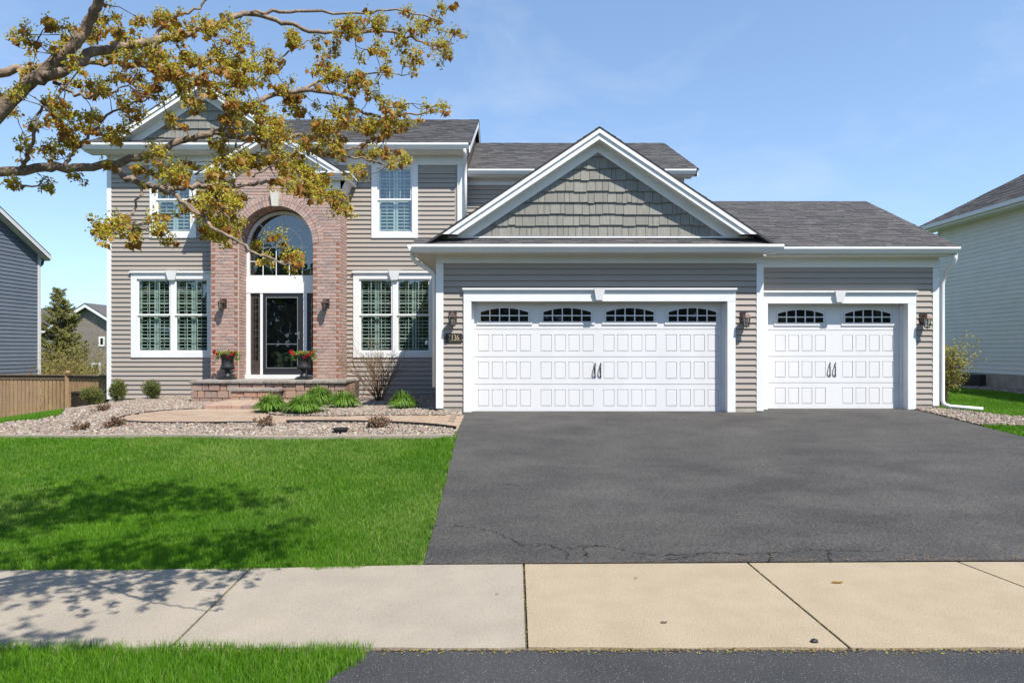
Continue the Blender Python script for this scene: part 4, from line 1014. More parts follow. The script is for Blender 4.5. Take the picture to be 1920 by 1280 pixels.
# ------------------------------------------------------------------ wall lanterns
def lantern(X, Yw, Z, label):
    t = root('wall_lantern', (X, Yw-.005, Z-.16), label, 'lantern', 'coach lanterns on the house front')
    MB().box(X-.075, X+.075, Yw-.022, Yw-.002, Z-.06, Z+.15).build('backplate', bronze_m, t)
    yc = Yw-.155
    m = MB(); m.tube([(X,Yw-.02,Z+.09),(X,Yw-.08,Z+.125),(X,yc,Z+.13)], .010, 8); m.tube([(X,Yw-.02,Z-.02),(X,Yw-.06,Z-.06),(X,Yw-.10,Z-.05)], .006, 6); m.build('arm', bronze_m, t, smooth=True)
    m = MB(); m.lathe([(.012,.135),(.03,.12),(.045,.10),(.05,.095),(.105,.04),(.108,.032),(.08,.03),(.02,.03)], (X,yc,Z), 6); m.lathe([(.0,.165),(.010,.155),(.006,.14),(.012,.134)][::-1], (X,yc,Z), 8); m.build('cap', copper_m, t)
    m = MB(); rt, rb = .078, .052
    for k in range(6):
        a = math.pi/3*k; m.bar((X+rt*math.cos(a), yc+rt*math.sin(a), Z+.03), (X+rb*math.cos(a), yc+rb*math.sin(a), Z-.125), .009, .009, up=(math.cos(a), math.sin(a), 0))
    m.lathe([(.06,-.145),(.062,-.125),(.05,-.12)], (X,yc,Z), 6); m.lathe([(.0,-.17),(.012,-.16),(.01,-.145)], (X,yc,Z), 8); m.build('cage', bronze_m, t)
    MB().lathe([(.048,-.122),(.073,.03)], (X,yc,Z), 6).build('glass_shade', lamp_glass, t)
    MB().lathe([(.008,-.10),(.012,-.06),(.024,-.03),(.028,-.005),(.02,.02),(.006,.03)], (X,yc,Z), 12).build('bulb', bulb_m, t, smooth=True)
    return t
lantern(-1.155, YG-.02, 2.31, 'coach lantern above the house number plaque')
lantern(4.53, YG-.02, 2.30, 'coach lantern between the two white garage doors')
lantern(8.40, YT-.02, 2.30, 'coach lantern at the far right corner of the garage')
lantern(-7.10, YB, 2.82, 'coach lantern on the brick pier left of the front door')
lantern(-4.57, YB, 2.82, 'coach lantern on the brick pier right of the front door')

# ------------------------------------------------------------------ number plaque
pl = root('house_number_plaque', (-1.14, YG-.03, 1.85), 'small bronze plaque reading 7136 beside the big garage door', 'sign')
MB().box(-1.295,-.985,YG-.035,YG-.018,1.855,2.03).build('plate', plaque_m, pl)
m = MB(); m.box(-1.30,-.98,YG-.042,YG-.034,2.018,2.035); m.box(-1.30,-.98,YG-.042,YG-.034,1.85,1.867); m.box(-1.30,-1.285,YG-.042,YG-.034,1.867,2.018); m.box(-.995,-.98,YG-.042,YG-.034,1.867,2.018); m.box(-1.325,-1.30,YG-.034,YG-.02,1.925,1.96); m.box(-.98,-.955,YG-.034,YG-.02,1.925,1.96); m.build('rim', bronze_m, pl)
fc = bpy.data.curves.new('digits', 'FONT'); fc.body = '7136'; fc.size = .165; fc.extrude = .004; fc.align_x = 'CENTER'; fc.align_y = 'CENTER'; fc.space_character = .92
tmp = bpy.data.objects.new('tmp_text', fc); COL.objects.link(tmp); dg = bpy.context.evaluated_depsgraph_get(); dm = bpy.data.meshes.new_from_object(tmp.evaluated_get(dg)); bpy.data.objects.remove(tmp)
dm.materials.clear(); dm.materials.append(brass_m)
dm.transform(Matrix.Rotation(math.pi/2, 4, 'X')); dm.transform(Matrix.Scale(.72, 4, (1,0,0)))
put('digits', dm, pl, Vector((-1.14, YG-.039, 1.943))-WLOC[pl.name])

# ------------------------------------------------------------------ urns
def leafquad(mb, c, d, L_, W_, n=None, tint=0., fold=.25):
    c = Vector(c); d = Vector(d).normalized(); n = Vector(n) if n is not None else Vector((rs.gauss(0,1), rs.gauss(0,1), rs.gauss(0,1)))
    s_ = d.cross(n)
    if s_.length < 1e-4: s_ = d.cross(Vector((.3,.5,.8)))
    s_.normalize(); nn = s_.cross(d)
    mb.add([c, c+d*L_*.45+s_*W_*.5+nn*fold*W_, c+d*L_, c+d*L_*.45-s_*W_*.5+nn*fold*W_], [(0,1,2),(0,2,3)], tint)
def rdir(): 
    v = Vector((rs.gauss(0,1), rs.gauss(0,1), rs.gauss(0,1))); return v.normalized()
def urn(X, Y, label, seed):
    rs.seed(seed); z = PT; K = 1.22; t = root('urn_planter', (X, Y, z), label, 'planter', 'black urns by the front door')
    m = MB(); m.box(X-.135, X+.135, Y-.135, Y+.135, z, z+.035); m.box(X-.11, X+.11, Y-.11, Y+.11, z+.035, z+.055); m.build('plinth', urn_m, t)
    MB().lathe([(.085,.055),(.08,.075),(.05,.11),(.045,.13),(.062,.14),(.06,.155),(.04,.165),(.05,.18),(.10,.20),(.125,.23),(.13,.25),(.118,.275),(.112,.33),(.118,.40),(.135,.455),(.155,.485),(.16,.50),(.15,.505),(.135,.49),(.125,.45)], (X, Y, z), 28).build('bowl', urn_m, t, smooth=True)
    m = MB()
    for k in range(16):
        a = 2*math.pi*k/16; m.tube([(X+r*math.cos(a), Y+r*math.sin(a), z+q) for r, q in ((.06,.185),(.10,.205),(.128,.235),(.132,.252))], [.004,.009,.010,.004], 5)
    m.build('gadroon', urn_m, t, smooth=True)
    MB().lathe([(.13,.44),(.05,.46)], (X,Y,z), 16).build('soil', soil_m, t)
    g = MB(); y_ = MB(); f = MB()
    for k in range(420):
        a = rs.uniform(0, 6.28); r = .17*math.sqrt(rs.random()); p = Vector((X+r*math.cos(a), Y+r*math.sin(a), z+.49+rs.uniform(0,.07)*(1-r/.2)+rs.uniform(-.02,.02)))
        d = Vector((math.cos(a)*.8, math.sin(a)*.8, rs.uniform(-.3,.9))); tgt = y_ if abs(math.cos(a)*r) < .09 else g
        leafquad(tgt, p, d, rs.uniform(.03,.055), rs.uniform(.018,.03), tint=rs.random())
    for sg in (-1, 1):
        for k in range(60):
            p = Vector((X+sg*(.15+rs.uniform(0,.08)), Y+rs.uniform(-.08,.05), z+.50-rs.uniform(-.06,.12))); leafquad(g, p, rdir()+Vector((sg*.6,0,-.2)), .04, .025, tint=rs.random())
    g.build('trailing_leaves', lily_m, t, kind='stuff'); y_.build('yellow_leaves', yl_leaf, t, kind='stuff')
    for (dx, dz) in ((-.20,.56),(-.17,.50),(.10,.47),(.15,.485),(.06,.44),(-.215,.525),(.19,.53)):
        for k in range(2):
            m = MB(); c = Vector((X+dx+rs.uniform(-.015,.015), Y-.12+rs.uniform(-.02,.02), z+dz+rs.uniform(-.01,.01)))
            for j in range(7): leafquad(m, c, rdir()+Vector((0,-.6,.1)), .035, .03, tint=rs.random())
            m.build('flower', petal_m, t)
    t.scale = (K, K, K)
    return t
urn(-6.86, 16.72, 'black urn planter of red and yellow flowers before the left brick pier', 31)
urn(-5.02, 16.72, 'black urn planter with red and yellow flowers in front of the storm door', 44)

# ------------------------------------------------------------------ bed plants
def lily(X, Y, R_, H_, label, seed):
    rs.seed(seed); z = zgs(X, Y)+.02; m = MB()
    for k in range(900):
        a = rs.uniform(0, 6.28); r0 = rs.random()**.5*.45*R_; oo = rs.random()**.6; L_ = H_*rs.uniform(.85,1.15)*(1.06-.22*oo); out = oo*R_*.62; w_ = rs.uniform(.007,.013)
        d = Vector((math.cos(a), math.sin(a), 0)); s_ = Vector((-math.sin(a), math.cos(a), 0))*w_; b = Vector((X, Y, z))+d*r0; pts = []
        for q in (0,.35,.65,.85,1.0): pts.append(b+d*out*q**1.6+Vector((0,0,L_*(1.2*q-(.38+.74*oo)*q**2.3))))
        vs = []; 
        for i, p in enumerate(pts[:-1]): wv = s_*(1,1,.9,.6)[i]; vs += [p-wv, p+wv]
        vs.append(pts[-1]); m.add(vs, [(0,1,3,2),(2,3,5,4),(4,5,7,6),(6,7,8)], rs.random())
    t = root('daylily_clump', (X, Y, z), label, 'plant', 'daylily clumps in the rock bed'); m.build('leaves', lily_m, t, kind='stuff'); return t
lily(-4.72, 13.60, .42, .44, 'green daylily clump nearest the paver steps, left of the group', 1)
lily(-4.03, 13.45, .52, .46, 'broad green daylily clump front and centre of the group', 2)
lily(-4.22, 15.15, .54, .52, 'tall green daylily clump against the porch stones', 3)
lily(-3.50, 14.45, .42, .45, 'green daylily clump between the group and the bare shrub', 4)
lily(-2.24, 14.25, .38, .46, 'lone green daylily clump nearest the garage corner', 5)
def boxwood(X, Y, rx, h, label, seed, n=2600):
    rs.seed(seed); z = zgs(X, Y); t = root('boxwood_shrub', (X, Y, z), label, 'shrub', 'clipped evergreen shrubs by the house'); st = MB(); m = MB()
    for k in range(22):
        a = rs.uniform(0, 6.28); r = rx*rs.uniform(.2,.8); st.tube([(X+rs.uniform(-.03,.03), Y+rs.uniform(-.03,.03), z), (X+.5*r*math.cos(a), Y+.5*r*math.sin(a), z+h*.45), (X+r*math.cos(a), Y+r*math.sin(a), z+h*rs.uniform(.6,.95))], [.007,.005,.002], 4)
    lobes = [(rs.uniform(-.55,.55)*rx, rs.uniform(-.55,.55)*rx, rs.uniform(.3,.72)*h, rs.uniform(.4,.62)*rx) for k in range(11)]
    for k in range(n):
        lx, ly, lz, lr = rs.choice(lobes); d = rdir(); p = Vector((X+lx, Y+ly, z+lz))+Vector((d.x*lr, d.y*lr, d.z*lr*h/(2*rx)*1.1))*rs.uniform(.6,1.06)
        if p.z < z+.04: continue
        leafquad(m, p, d+rdir()*.8+Vector((0,0,.5)), rs.uniform(.025,.045), rs.uniform(.014,.024), tint=rs.random())
    st.build('stems', twig_m, t); m.build('foliage', box_leaf, t, kind='stuff'); return t
boxwood(-9.55, 15.75, .27, .50, 'round evergreen shrub leftmost by the fence end', 61)
boxwood(-9.20, 16.10, .23, .58, 'upright yellow-tipped evergreen shrub at the house corner board', 62)
boxwood(-8.72, 16.85, .25, .54, 'small evergreen shrub under the left double window', 63)
def twiggy(X, Y, z, n, H_, spread, mb, lv=None, leaf=.03, depth=3, r0=.008, lp=.5, upright=.9):
    def grow(p, d, L_, r, k):
        q = p; pts = [p]
        for i in range(3): d = (d+rdir()*.16+Vector((0,0,.04))).normalized(); q = q+d*L_/3; pts.append(q)
        mb.tube(pts, [r, r*.85, r*.7, r*.5], 4, rs.random(), cap=False)
        if k > 0:
            for j in range(rs.choice((2,3))): i = rs.choice((1,2,3)); grow(pts[i], (d+rdir()*.55).normalized(), L_*rs.uniform(.45,.75), r*.6, k-1)
        if lv is not None and k <= 1:
            for j in range(3):
                if rs.random() < lp: leafquad(lv, pts[-1]+rdir()*.03, rdir(), leaf*rs.uniform(.6,1.2), leaf*.6, tint=rs.random())
    for k in range(n):
        a = rs.uniform(0, 6.28); o = rs.random()**.6*spread
        grow(Vector((X+rs.uniform(-.08,.08), Y+rs.uniform(-.08,.08), z)), Vector((math.cos(a)*o, math.sin(a)*o, upright)).normalized(), H_*rs.uniform(.35,.55), r0*rs.uniform(.7,1.2), depth)
def shrub(name, X, Y, n, H_, spread, label, seed, leafmat, leaf, lp, cat='shrub', depth=3, r0=.008, mat=None, dz=0):
    rs.seed(seed); z = zgs(X, Y)+dz; t = root(name, (X, Y, z), label, cat); a = MB(); b = MB(); twiggy(X, Y, z, n, H_, spread, a, b, leaf, depth, r0, lp)
    a.build('twigs', mat or dry_m, t, kind='stuff')
    if b.v: b.build('leaves', leafmat, t, kind='stuff')
    return t
shrub('bare_shrub', -3.12, 16.25, 40, 1.75, .85, 'tall bare twiggy shrub under the right double window', 71, yl_leaf, .04, .10, r0=.009)
shrub('yellow_green_shrub', 9.30, 15.0, 62, 1.45, .28, 'yellow-green leafing shrub right of the garage downspout', 72, yl_leaf, .05, .95, depth=3, r0=.007)
for i, (X, Y, n, h, lab) in enumerate(((-6.75,11.75,14,.20,'dry brown perennial tuft in front of the wide path end'),(-7.15,11.5,8,.13,'low dry tuft left of the larger tuft, near the lawn'),
      (-4.25,11.85,9,.17,'small dry tuft below the middle of the path edging'),(-2.25,11.65,16,.22,'wide dry perennial tuft right of the black drain pot'),(-8.0,13.6,9,.14,'low dry tuft in the rocks left of the path'))):
    shrub('dry_tuft', X, Y, int(n*1.7), h*1.1, 1.7, lab, 80+i, dry_m, .045, .8, 'plant', 2, .005, dz=.03)
dp = root('drain_pot', (-2.78,11.25,zgs(-2.78,11.25)+.02), 'low black plastic drain pot in the rocks by the lawn edge', 'drain')
zq = zgs(-2.78,11.25)+.02
MB().lathe([(.10,0),(.115,.06),(.13,.065),(.13,.085),(.115,.085),(.105,.02),(.01,.02)], (-2.78,11.25,zq), 20).build('rim', black_plastic, dp, smooth=False)
m = MB()
for k in range(5): m.box(-2.78-.10, -2.78+.10, 11.25-.08+k*.04-.006, 11.25-.08+k*.04+.006, zq+.062, zq+.07)
m.build('grate', black_plastic, dp)
# window well beside the house corner
ww_ = root('window_well', (-10.75,17.5,0), 'dark brown curved metal window well at the left house corner', 'window well'); m = MB()
wz = zgs(-10.8,17.6); arcp = [(-10.42-.72*math.sin(t), 17.62-.50*math.cos(t)) for t in np.linspace(0, math.pi, 15)]
for a, b in zip(arcp[:-1], arcp[1:]):
    for k in range(4): m.add([(a[0],a[1],wz-.15+k*.14),(b[0],b[1],wz-.15+k*.14),(b[0],b[1],wz-.15+(k+1)*.14-.02),(a[0],a[1],wz-.15+(k+1)*.14-.02)], [(0,1,2,3)])
m.build('corrugated_wall', bronze_m, ww_); m = MB(); m.tube([(p[0], p[1], wz+.41) for p in arcp], .018, 6); m.build('rim', bronze_m, ww_)

# ------------------------------------------------------------------ fence
fence = root('wooden_fence', (-13,19.6,-.3), 'brown cedar picket fence closing the left side yard', 'fence')
FP = [(-17.5,20.1), (-12.52,19.55), (-10.42,18.75)]
for (a, b) in zip(FP[:-1], FP[1:]):
    A, B = Vector((*a,0)), Vector((*b,0)); L_ = (B-A).length; d = (B-A)/L_; nrm = Vector((d.y,-d.x,0)); top = .98
    n = int(L_/.118)
    for k in range(n):
        p = A+d*(k+.5)*L_/n; g = zgs(p.x, p.y); jz = random.uniform(-.008,.008)
        m = MB(); s_ = d*.044; f_ = nrm*.009
        m.prism([p-s_-f_+Vector((0,0,g+.03)), p+s_-f_+Vector((0,0,g+.03)), p+s_+f_+Vector((0,0,g+.03)), p-s_+f_+Vector((0,0,g+.03))], (0,0,top-.10+jz-g-.03)); m.build('picket', fence_m, fence)
    for (z0, w_, h, of) in ((top-.17,.035,.085,-.03),(top-.95,.035,.085,-.03),(top-.045,.02,.11,.018)):
        MB().bar(A+Vector((0,0,z0))+nrm*of, B+Vector((0,0,z0))+nrm*of, w_, h).build('rail', fence_dk, fence)
    MB().bar(A+Vector((0,0,top+.022)), B+Vector((0,0,top+.022)), .13, .025).build('top_cap', fence_dk, fence)
for (x, y) in FP[:2]+[(-15.0,19.82)]:
    if x == -15.0: continue
    g = zgs(x, y); m = MB(); m.box(x-.055, x+.055, y-.055, y+.055, g-.05, 1.04); m.build('post', fence_m, fence); MB().box(x-.07, x+.07, y-.07, y+.07, 1.041, 1.065).build('post_cap', fence_m, fence)
    MB().lathe([(.05,1.065),(.06,1.085),(.045,1.115),(.01,1.13)], (x,y,0), 12).build('post_ball', fence_m, fence)

# ------------------------------------------------------------------ neighbours
def rake_line(par, X, a, b, th=.14, wd=.03, mat=white, nm='rake_board'): return MB().prism([(X,a[0],a[1]),(X+wd,a[0],a[1]),(X+wd,a[0],a[1]+th),(X,a[0],a[1]+th)], (0,b[0]-a[0],b[1]-a[1])).build(nm, mat, par)
# left: blue-grey gable end facing us
LX = -15.2; ly0, ly1 = 11.9, 22.3; lym = (ly0+ly1)/2; lz = 4.80; lzr = lz+.5*(ly1-lym)
n1 = root('neighbor_house', (LX-5, lym, -.5), 'blue-grey sided gabled house at the far left beyond the fence', 'house')
MB().prism([(LX,ly0,-.8),(LX,ly1,-.8),(LX,ly1,lz),(LX,lym,lzr),(LX,ly0,lz)], (-9,0,0)).build('wall', gray_siding_m, n1)
side_siding('siding', LX, ly0, ly1, -.5, lzr, 1, n1, gray_siding_m, top=lambda y: lz+.5*(min(y-ly0, ly1-y)))
MB().box(LX-.02, LX+.03, ly1-.10, ly1+.03, -.5, lz-.02).build('corner_board', white, n1)
for (a, b) in (((ly1+.22, lz-.05), (lym, lzr+.06)), ((ly0-.22, lz-.05), (lym, lzr+.06))):
    MB().prism([(LX+.22,a[0],a[1]),(LX+.22,a[0],a[1]+.05),(LX-9.3,a[0],a[1]+.05),(LX-9.3,a[0],a[1])], (0,b[0]-a[0],b[1]-a[1])).build('roof', shingle_m, n1)
    rake_line(n1, LX+.20, (a[0], a[1]-.13), (b[0], b[1]-.13), .125)
    MB().prism([(LX+.02,a[0],a[1]-.16),(LX+.20,a[0],a[1]-.16),(LX+.20,a[0],a[1]-.15),(LX+.02,a[0],a[1]-.15)], (0,b[0]-a[0],b[1]-a[1])).build('soffit', soffit_m, n1)
MB().box(LX-9, LX+.20, ly1+.20, ly1+.31, lz-.17, lz-.05).build('gutter', white, n1)
MB().tube([(LX-.05,ly1+.25,lz-.16),(LX-.06,ly1+.22,lz-.3),(LX-.06,ly1+.08,lz-.42),(LX-.06,ly1+.07,-.5)], .045, 8).build('downspout', gray_siding_m, n1)
# right: tall cream side wall
RX = 14.0; ry0, ry1 = 13.0, 22.8; rz = 5.62
n2 = root('neighbor_house', (RX+4, 18, .5), 'tall cream sided house in shade at the right edge', 'house')
MB().box(RX, RX+9, ry0, ry1, .3, rz).build('wall', cream_siding_m, n2)
side_siding('siding', RX, ry0, ry1, 1.02, rz-.05, -1, n2, cream_siding_m, pitch=.125)
MB().box(RX-.012, RX+.0, ry0, ry1, .3, 1.02).build('foundation', found_m, n2)
MB().box(RX-.03, RX+.1, ry1-.09, ry1+.03, 1.02, rz-.1).build('corner_board', white, n2)
MB().box(RX-.45, RX+.0, ry0-.4, ry1+.4, rz-.03, rz).build('soffit', soffit_m, n2); MB().box(RX-.47, RX-.45, ry0-.4, ry1+.42, rz-.04, rz+.13).build('fascia_board', white, n2)
MB().box(RX-.56, RX-.475, ry0-.4, ry1+.42, rz+.02, rz+.13).build('gutter', white, n2)
def roofn(A, B, C, par):
    A, B, C = Vector(A), Vector(B), Vector(C); nrm = (B-A).cross(C-A).normalized(); nrm = nrm if nrm.z > 0 else -nrm
    r = MB().prism([A, B, B+(C-A), C], -nrm*.04).build('roof', edge_m, par); mb = MB(); u = (B-A).normalized(); wd = (B-A).length; v = (C-A).normalized(); ln = (C-A).length; q = random.Random(4)
    for j in range(int(ln/.15)):
        s = -q.uniform(0,.3)
        while s < wd:
            w_ = q.uniform(.25,.45); a, b = max(s,0), min(s+w_, wd); s += w_
            if b-a < .03: continue
            p = A+u*a+v*j*.15; e = A+u*b+v*j*.15; dv = v*.18; h = .008+.008*(q.random() < .4); mb.add([p+nrm*h, e+nrm*h, e+dv+nrm*.002, p+dv+nrm*.002, p, e], [(0,1,2,3),(4,5,1,0)], q.random())
    mb.build('shingles', shingle_m, r, kind='stuff')
roofn((RX-.5,ry0-.4,rz+.14),(RX-.5,ry1+.42,rz+.14),(RX+4.5,ry0-.4,rz+.14+.5*5), n2)
m = MB(); arcp = [(RX-.02-.50*math.sin(t), 21.0-.55*math.cos(t)) for t in np.linspace(0, math.pi, 11)]
for a, b in zip(arcp[:-1], arcp[1:]): m.add([(a[0],a[1],.4),(b[0],b[1],.4),(b[0],b[1],.98),(a[0],a[1],.98)], [(0,1,2,3)])
m.build('window_well', black_metal, n2)
# far house behind the spruce
n3 = root('neighbor_house', (-29,45,-1), 'distant brown sided gabled house behind the spruce tree', 'house')
FY = 44; fx = lambda x: X_(x, FY)
apx, apz = fx(166), CAMZ+(HOR-570)*FY/F
m = MB(); sl3 = .62; hw3 = 4.6
MB().xz([(apx-hw3,-1.5),(apx+hw3,-1.5),(apx+hw3,apz-hw3*sl3),(apx,apz-.1),(apx-hw3,apz-hw3*sl3)], FY, FY+9).build('wall', brown_siding_m, n3)
z = -1.4; i = 0; m = MB()
while z < apz-.3:
    d = min(hw3, (apz-.1-z-.12)/sl3); m.add([(apx-d,FY-.001,z),(apx-d,FY-.025,z),(apx-d,FY-.006,z+.12),(apx+d,FY-.001,z),(apx+d,FY-.025,z),(apx+d,FY-.006,z+.12)], [(1,4,5,2),(0,3,4,1)], random.random()); z += .12
m.build('siding', brown_siding_m, n3, kind='stuff')
for sg in (-1, 1):
    MB().xz([(apx, apz), (apx+sg*(hw3+.4), apz-(hw3+.4)*sl3), (apx+sg*(hw3+.4), apz-(hw3+.4)*sl3+.06), (apx, apz+.06)], FY-.4, FY+9).build('roof', shingle_m, n3)
    MB().xz([(apx, apz-.22), (apx+sg*(hw3+.4), apz-(hw3+.4)*sl3-.22), (apx+sg*(hw3+.4), apz-(hw3+.4)*sl3), (apx, apz)], FY-.38, FY-.33).build('rake_board', white, n3)
MB().xz([(apx-9,-1.5),(apx-hw3,-1.5),(apx-hw3,apz-1.4),(apx-9,apz-1.4)], FY+1.5, FY+9).build('side_wing', brown_siding_m, n3)
MB().prism([(apx-10,FY+1.0,apz-1.55),(apx,FY+1.0,apz-1.55),(apx,FY+5,apz-.05),(apx-10,FY+5,apz-.05)], (0,0,.08)).build('roof', shingle_m, n3)
def nwin(x, z, w_, h):
    m = MB(); m.box(x-w_/2-.1, x+w_/2+.1, FY-.06, FY-.02, z-h/2-.1, z-h/2); m.box(x-w_/2-.1, x+w_/2+.1, FY-.06, FY-.02, z+h/2, z+h/2+.1); m.box(x-w_/2-.1, x-w_/2, FY-.06, FY-.02, z-h/2, z+h/2); m.box(x+w_/2, x+w_/2+.1, FY-.06, FY-.02, z-h/2, z+h/2)
    o = m.build('window', white, n3); MB().box(x-w_/2, x+w_/2, FY-.045, FY-.035, z-h/2, z+h/2).build('pane', garage_glass, o)
nwin(fx(191.5), CAMZ+(HOR-640)*FY/F, .18, .42); nwin(fx(181), CAMZ+(HOR-692)*FY/F, .35, .6)

# ------------------------------------------------------------------ spruce and back shrubs
rs.seed(90)
SX, SY = X_(113, 27), 27.0; sz = zgs(SX, SY)-.2; st_ = CAMZ+(HOR-537)*SY/F; SH = st_-sz
sp = root('spruce_tree', (SX, SY, sz), 'young green spruce behind the fence at left', 'tree')
MB().tube([(SX,SY,sz),(SX+.02,SY,sz+SH*.5),(SX,SY,st_)], [.09,.05,.006], 8).build('trunk', bark_m, sp, smooth=True)
br = MB(); nd = MB(); zz = sz+.35
while zz < st_-.08:
    f = (zz-sz)/SH; R_ = 1.35*(1-f)**.8+.08
    for k in range(7 if f < .8 else 5):
        a = rs.uniform(0, 6.28); L_ = R_*rs.uniform(.75,1.1); d = Vector((math.cos(a), math.sin(a), 0)); p0 = Vector((SX, SY, zz+rs.uniform(-.06,.06))); up = .25 if f > .6 else .05
        pts = [p0+d*L_*q+Vector((0,0,L_*(up*q-.22*q*(1-q)*2+.18*q*q))) for q in (0,.33,.66,1)]; br.tube(pts, [.014,.010,.007,.003], 4, cap=False)
        for j in range(int(26*L_/1.1)+6):
            q = rs.uniform(.15,1); i = min(int(q*3), 2); t = q*3-i; p = pts[i].lerp(pts[i+1], t); sd_ = (d.cross(Vector((0,0,1)))*rs.choice((-1,1))*rs.uniform(.3,1)+d*.7+Vector((0,0,rs.uniform(-.35,.25)))).normalized(); l2 = rs.uniform(.10,.24)*(1.1-.6*q)
            for n_ in range(14):
                t2 = n_/14; c = p+sd_*l2*t2; leafquad(nd, c, sd_*.7+rdir()*.9, .07, .022, tint=rs.random()*.6+.2*rs.random())
    zz += .135
br.build('branches', twig_m, sp, smooth=True); nd.build('needles', needle_m, sp, kind='stuff')
def backbush(X, Y, n, H_, label, seed, lp, leafm, spread=.6): return shrub('garden_shrub', X, Y, n, H_, spread, label, seed, leafm, .055, lp, depth=3, r0=.010)
backbush(X_(120,23), 23, 50, 2.3, 'olive-yellow budding shrub below the spruce, behind the fence', 101, .95, yl_leaf)
backbush(X_(155,24), 24, 44, 2.2, 'pale twiggy budding shrub behind the right fence section', 102, .6, yl_leaf)
backbush(X_(75,21.5), 21.5, 12, 2.2, 'sparse reddish bare shrub before the blue-grey house wall', 103, .25, leaf_m, .9)
backbush(X_(190,26), 26, 16, 2.4, 'thin young sapling shrub next to the house corner board', 104, .7, yl_leaf, .3)

# ------------------------------------------------------------------ foreground maple
rs.seed(5)
TX, TY = -3.85, 3.25
maple = root('maple_tree', (TX, TY, 0), 'maple with yellow flowers and bronze young leaves overhanging from the left', 'tree')
limbs = []     # (points, radii)
def limb(pp, r0, r1, sub=6, wob=.012):
    P = rib([tuple(px(*p)) if len(p) == 3 else tuple(p[:3]) for p in pp], sub); n = len(P)
    P = [Vector(p)+(rdir()*wob if 0 < i < n-1 else Vector()) for i, p in enumerate(P)]
    R = [r0+(r1-r0)*(i/(n-1))**.8 for i in range(n)]; limbs.append((P, R)); return P
W3 = lambda x, y, z: (x, y, z, 0)
fork = W3(-3.62,3.30,2.05)
tr = MB(); tr.tube(rib([(TX,TY,-.05),(TX-.01,TY,.12),(TX+.02,TY,.7),(TX+.05,TY+.02,1.4),(-3.66,3.29,2.0),(-3.8,3.25,2.8),(-3.75,3.2,4.2),(-3.6,3.1,5.6),(-3.5,3.05,6.8)], 5), list(np.interp(np.linspace(0,1,41), [0,.03,.1,.4,.55,.75,1], [.21,.17,.14,.125,.095,.06,.015])), 12); tr.build('trunk', bark_m, maple, smooth=True)
limb([fork,(-120,330,3.45),(20,187,3.5),(78,137,3.5),(135,88,3.5),(165,45,3.5),(190,-10,3.45),(230,-120,3.4),(260,-300,3.3)], .043, .018, wob=.004)
limb([(70,148,3.5),(120,128,3.52),(178,100,3.6),(250,84,3.7),(330,70,3.85),(405,45,4.0),(470,24,4.1),(540,46,4.15),(620,62,4.2),(712,60,4.3),(780,75,4.4),(824,96,4.45)], .031, .005)
limb([(470,26,4.1),(560,20,4.2),(650,28,4.3),(740,18,4.35),(830,40,4.4)], .012, .004)
limb([fork,(-200,250,3.6),(-60,150,3.7),(20,132,3.75),(75,128,3.8),(170,118,3.9),(240,122,4.0),(300,135,4.05),(360,150,4.1)], .035, .006)
limb([fork,(-150,345,3.5),(20,322,3.6),(110,314,3.65),(205,309,3.7),(280,290,3.75),(345,264,3.8),(400,248,3.85),(440,222,3.9),(500,186,4.0),(568,168,4.1),(642,181,4.15),(670,205,4.2),(702,218,4.2),(750,218,4.25),(796,208,4.3),(817,198,4.3)], .030, .0045)
limb([(205,310,3.7),(240,335,3.62),(285,350,3.55),(312,358,3.5),(345,380,3.45),(400,425,3.4),(450,456,3.38),(500,482,3.36),(545,497,3.35)], .019, .004)
limb([(300,354,3.52),(340,350,3.6),(400,348,3.7),(450,350,3.75),(500,342,3.8),(552,345,3.85),(590,362,3.85),(640,385,3.9)], .018, .004)
limb([(400,249,3.85),(440,256,3.9),(500,262,3.95),(560,255,4.0),(608,260,4.05),(640,288,4.1),(700,302,4.1),(738,312,4.12)], .014, .004)
limb([(640,286,4.1),(690,268,4.15),(720,250,4.2),(765,232,4.25)], .007, .003)
limb([(568,168,4.1),(612,148,4.2),(686,138,4.3),(764,140,4.35)], .010, .003)
limb([(505,130,4.05),(540,95,4.1),(575,80,4.15),(590,60,4.2)], .006, .003)
limb([(268,348,3.55),(255,385,3.5),(235,420,3.45),(205,448,3.45),(182,444,3.45)], .007, .0025)
limb([(40,315,3.6),(55,285,3.5),(60,245,3.45),(75,205,3.45),(110,180,3.4)], .012, .004)
limb([(120,313,3.65),(150,270,3.75),(190,230,3.8),(230,200,3.85),(300,180,3.9)], .011, .004)
limb([(285,90,3.75),(300,60,3.8),(330,35,3.85),(380,10,3.9),(420,-30,3.9)], .012, .005)
limb([(250,120,4.0),(330,130,4.0),(420,160,4.05),(470,150,4.1),(530,125,4.15)], .012, .004)
limb([(20,325,3.6),(40,350,3.55),(70,345,3.5),(95,358,3.5)], .008, .003)
limb([(100,155,3.55),(150,180,3.5),(200,175,3.5),(240,165,3.5),(290,190,3.55)], .009, .003)
limb([(430,225,3.9),(455,300,3.8),(480,330,3.75),(520,300,3.8)], .007, .003)
limb([(340,378,3.45),(380,400,3.4),(420,400,3.4),(440,430,3.4)], .006, .003)
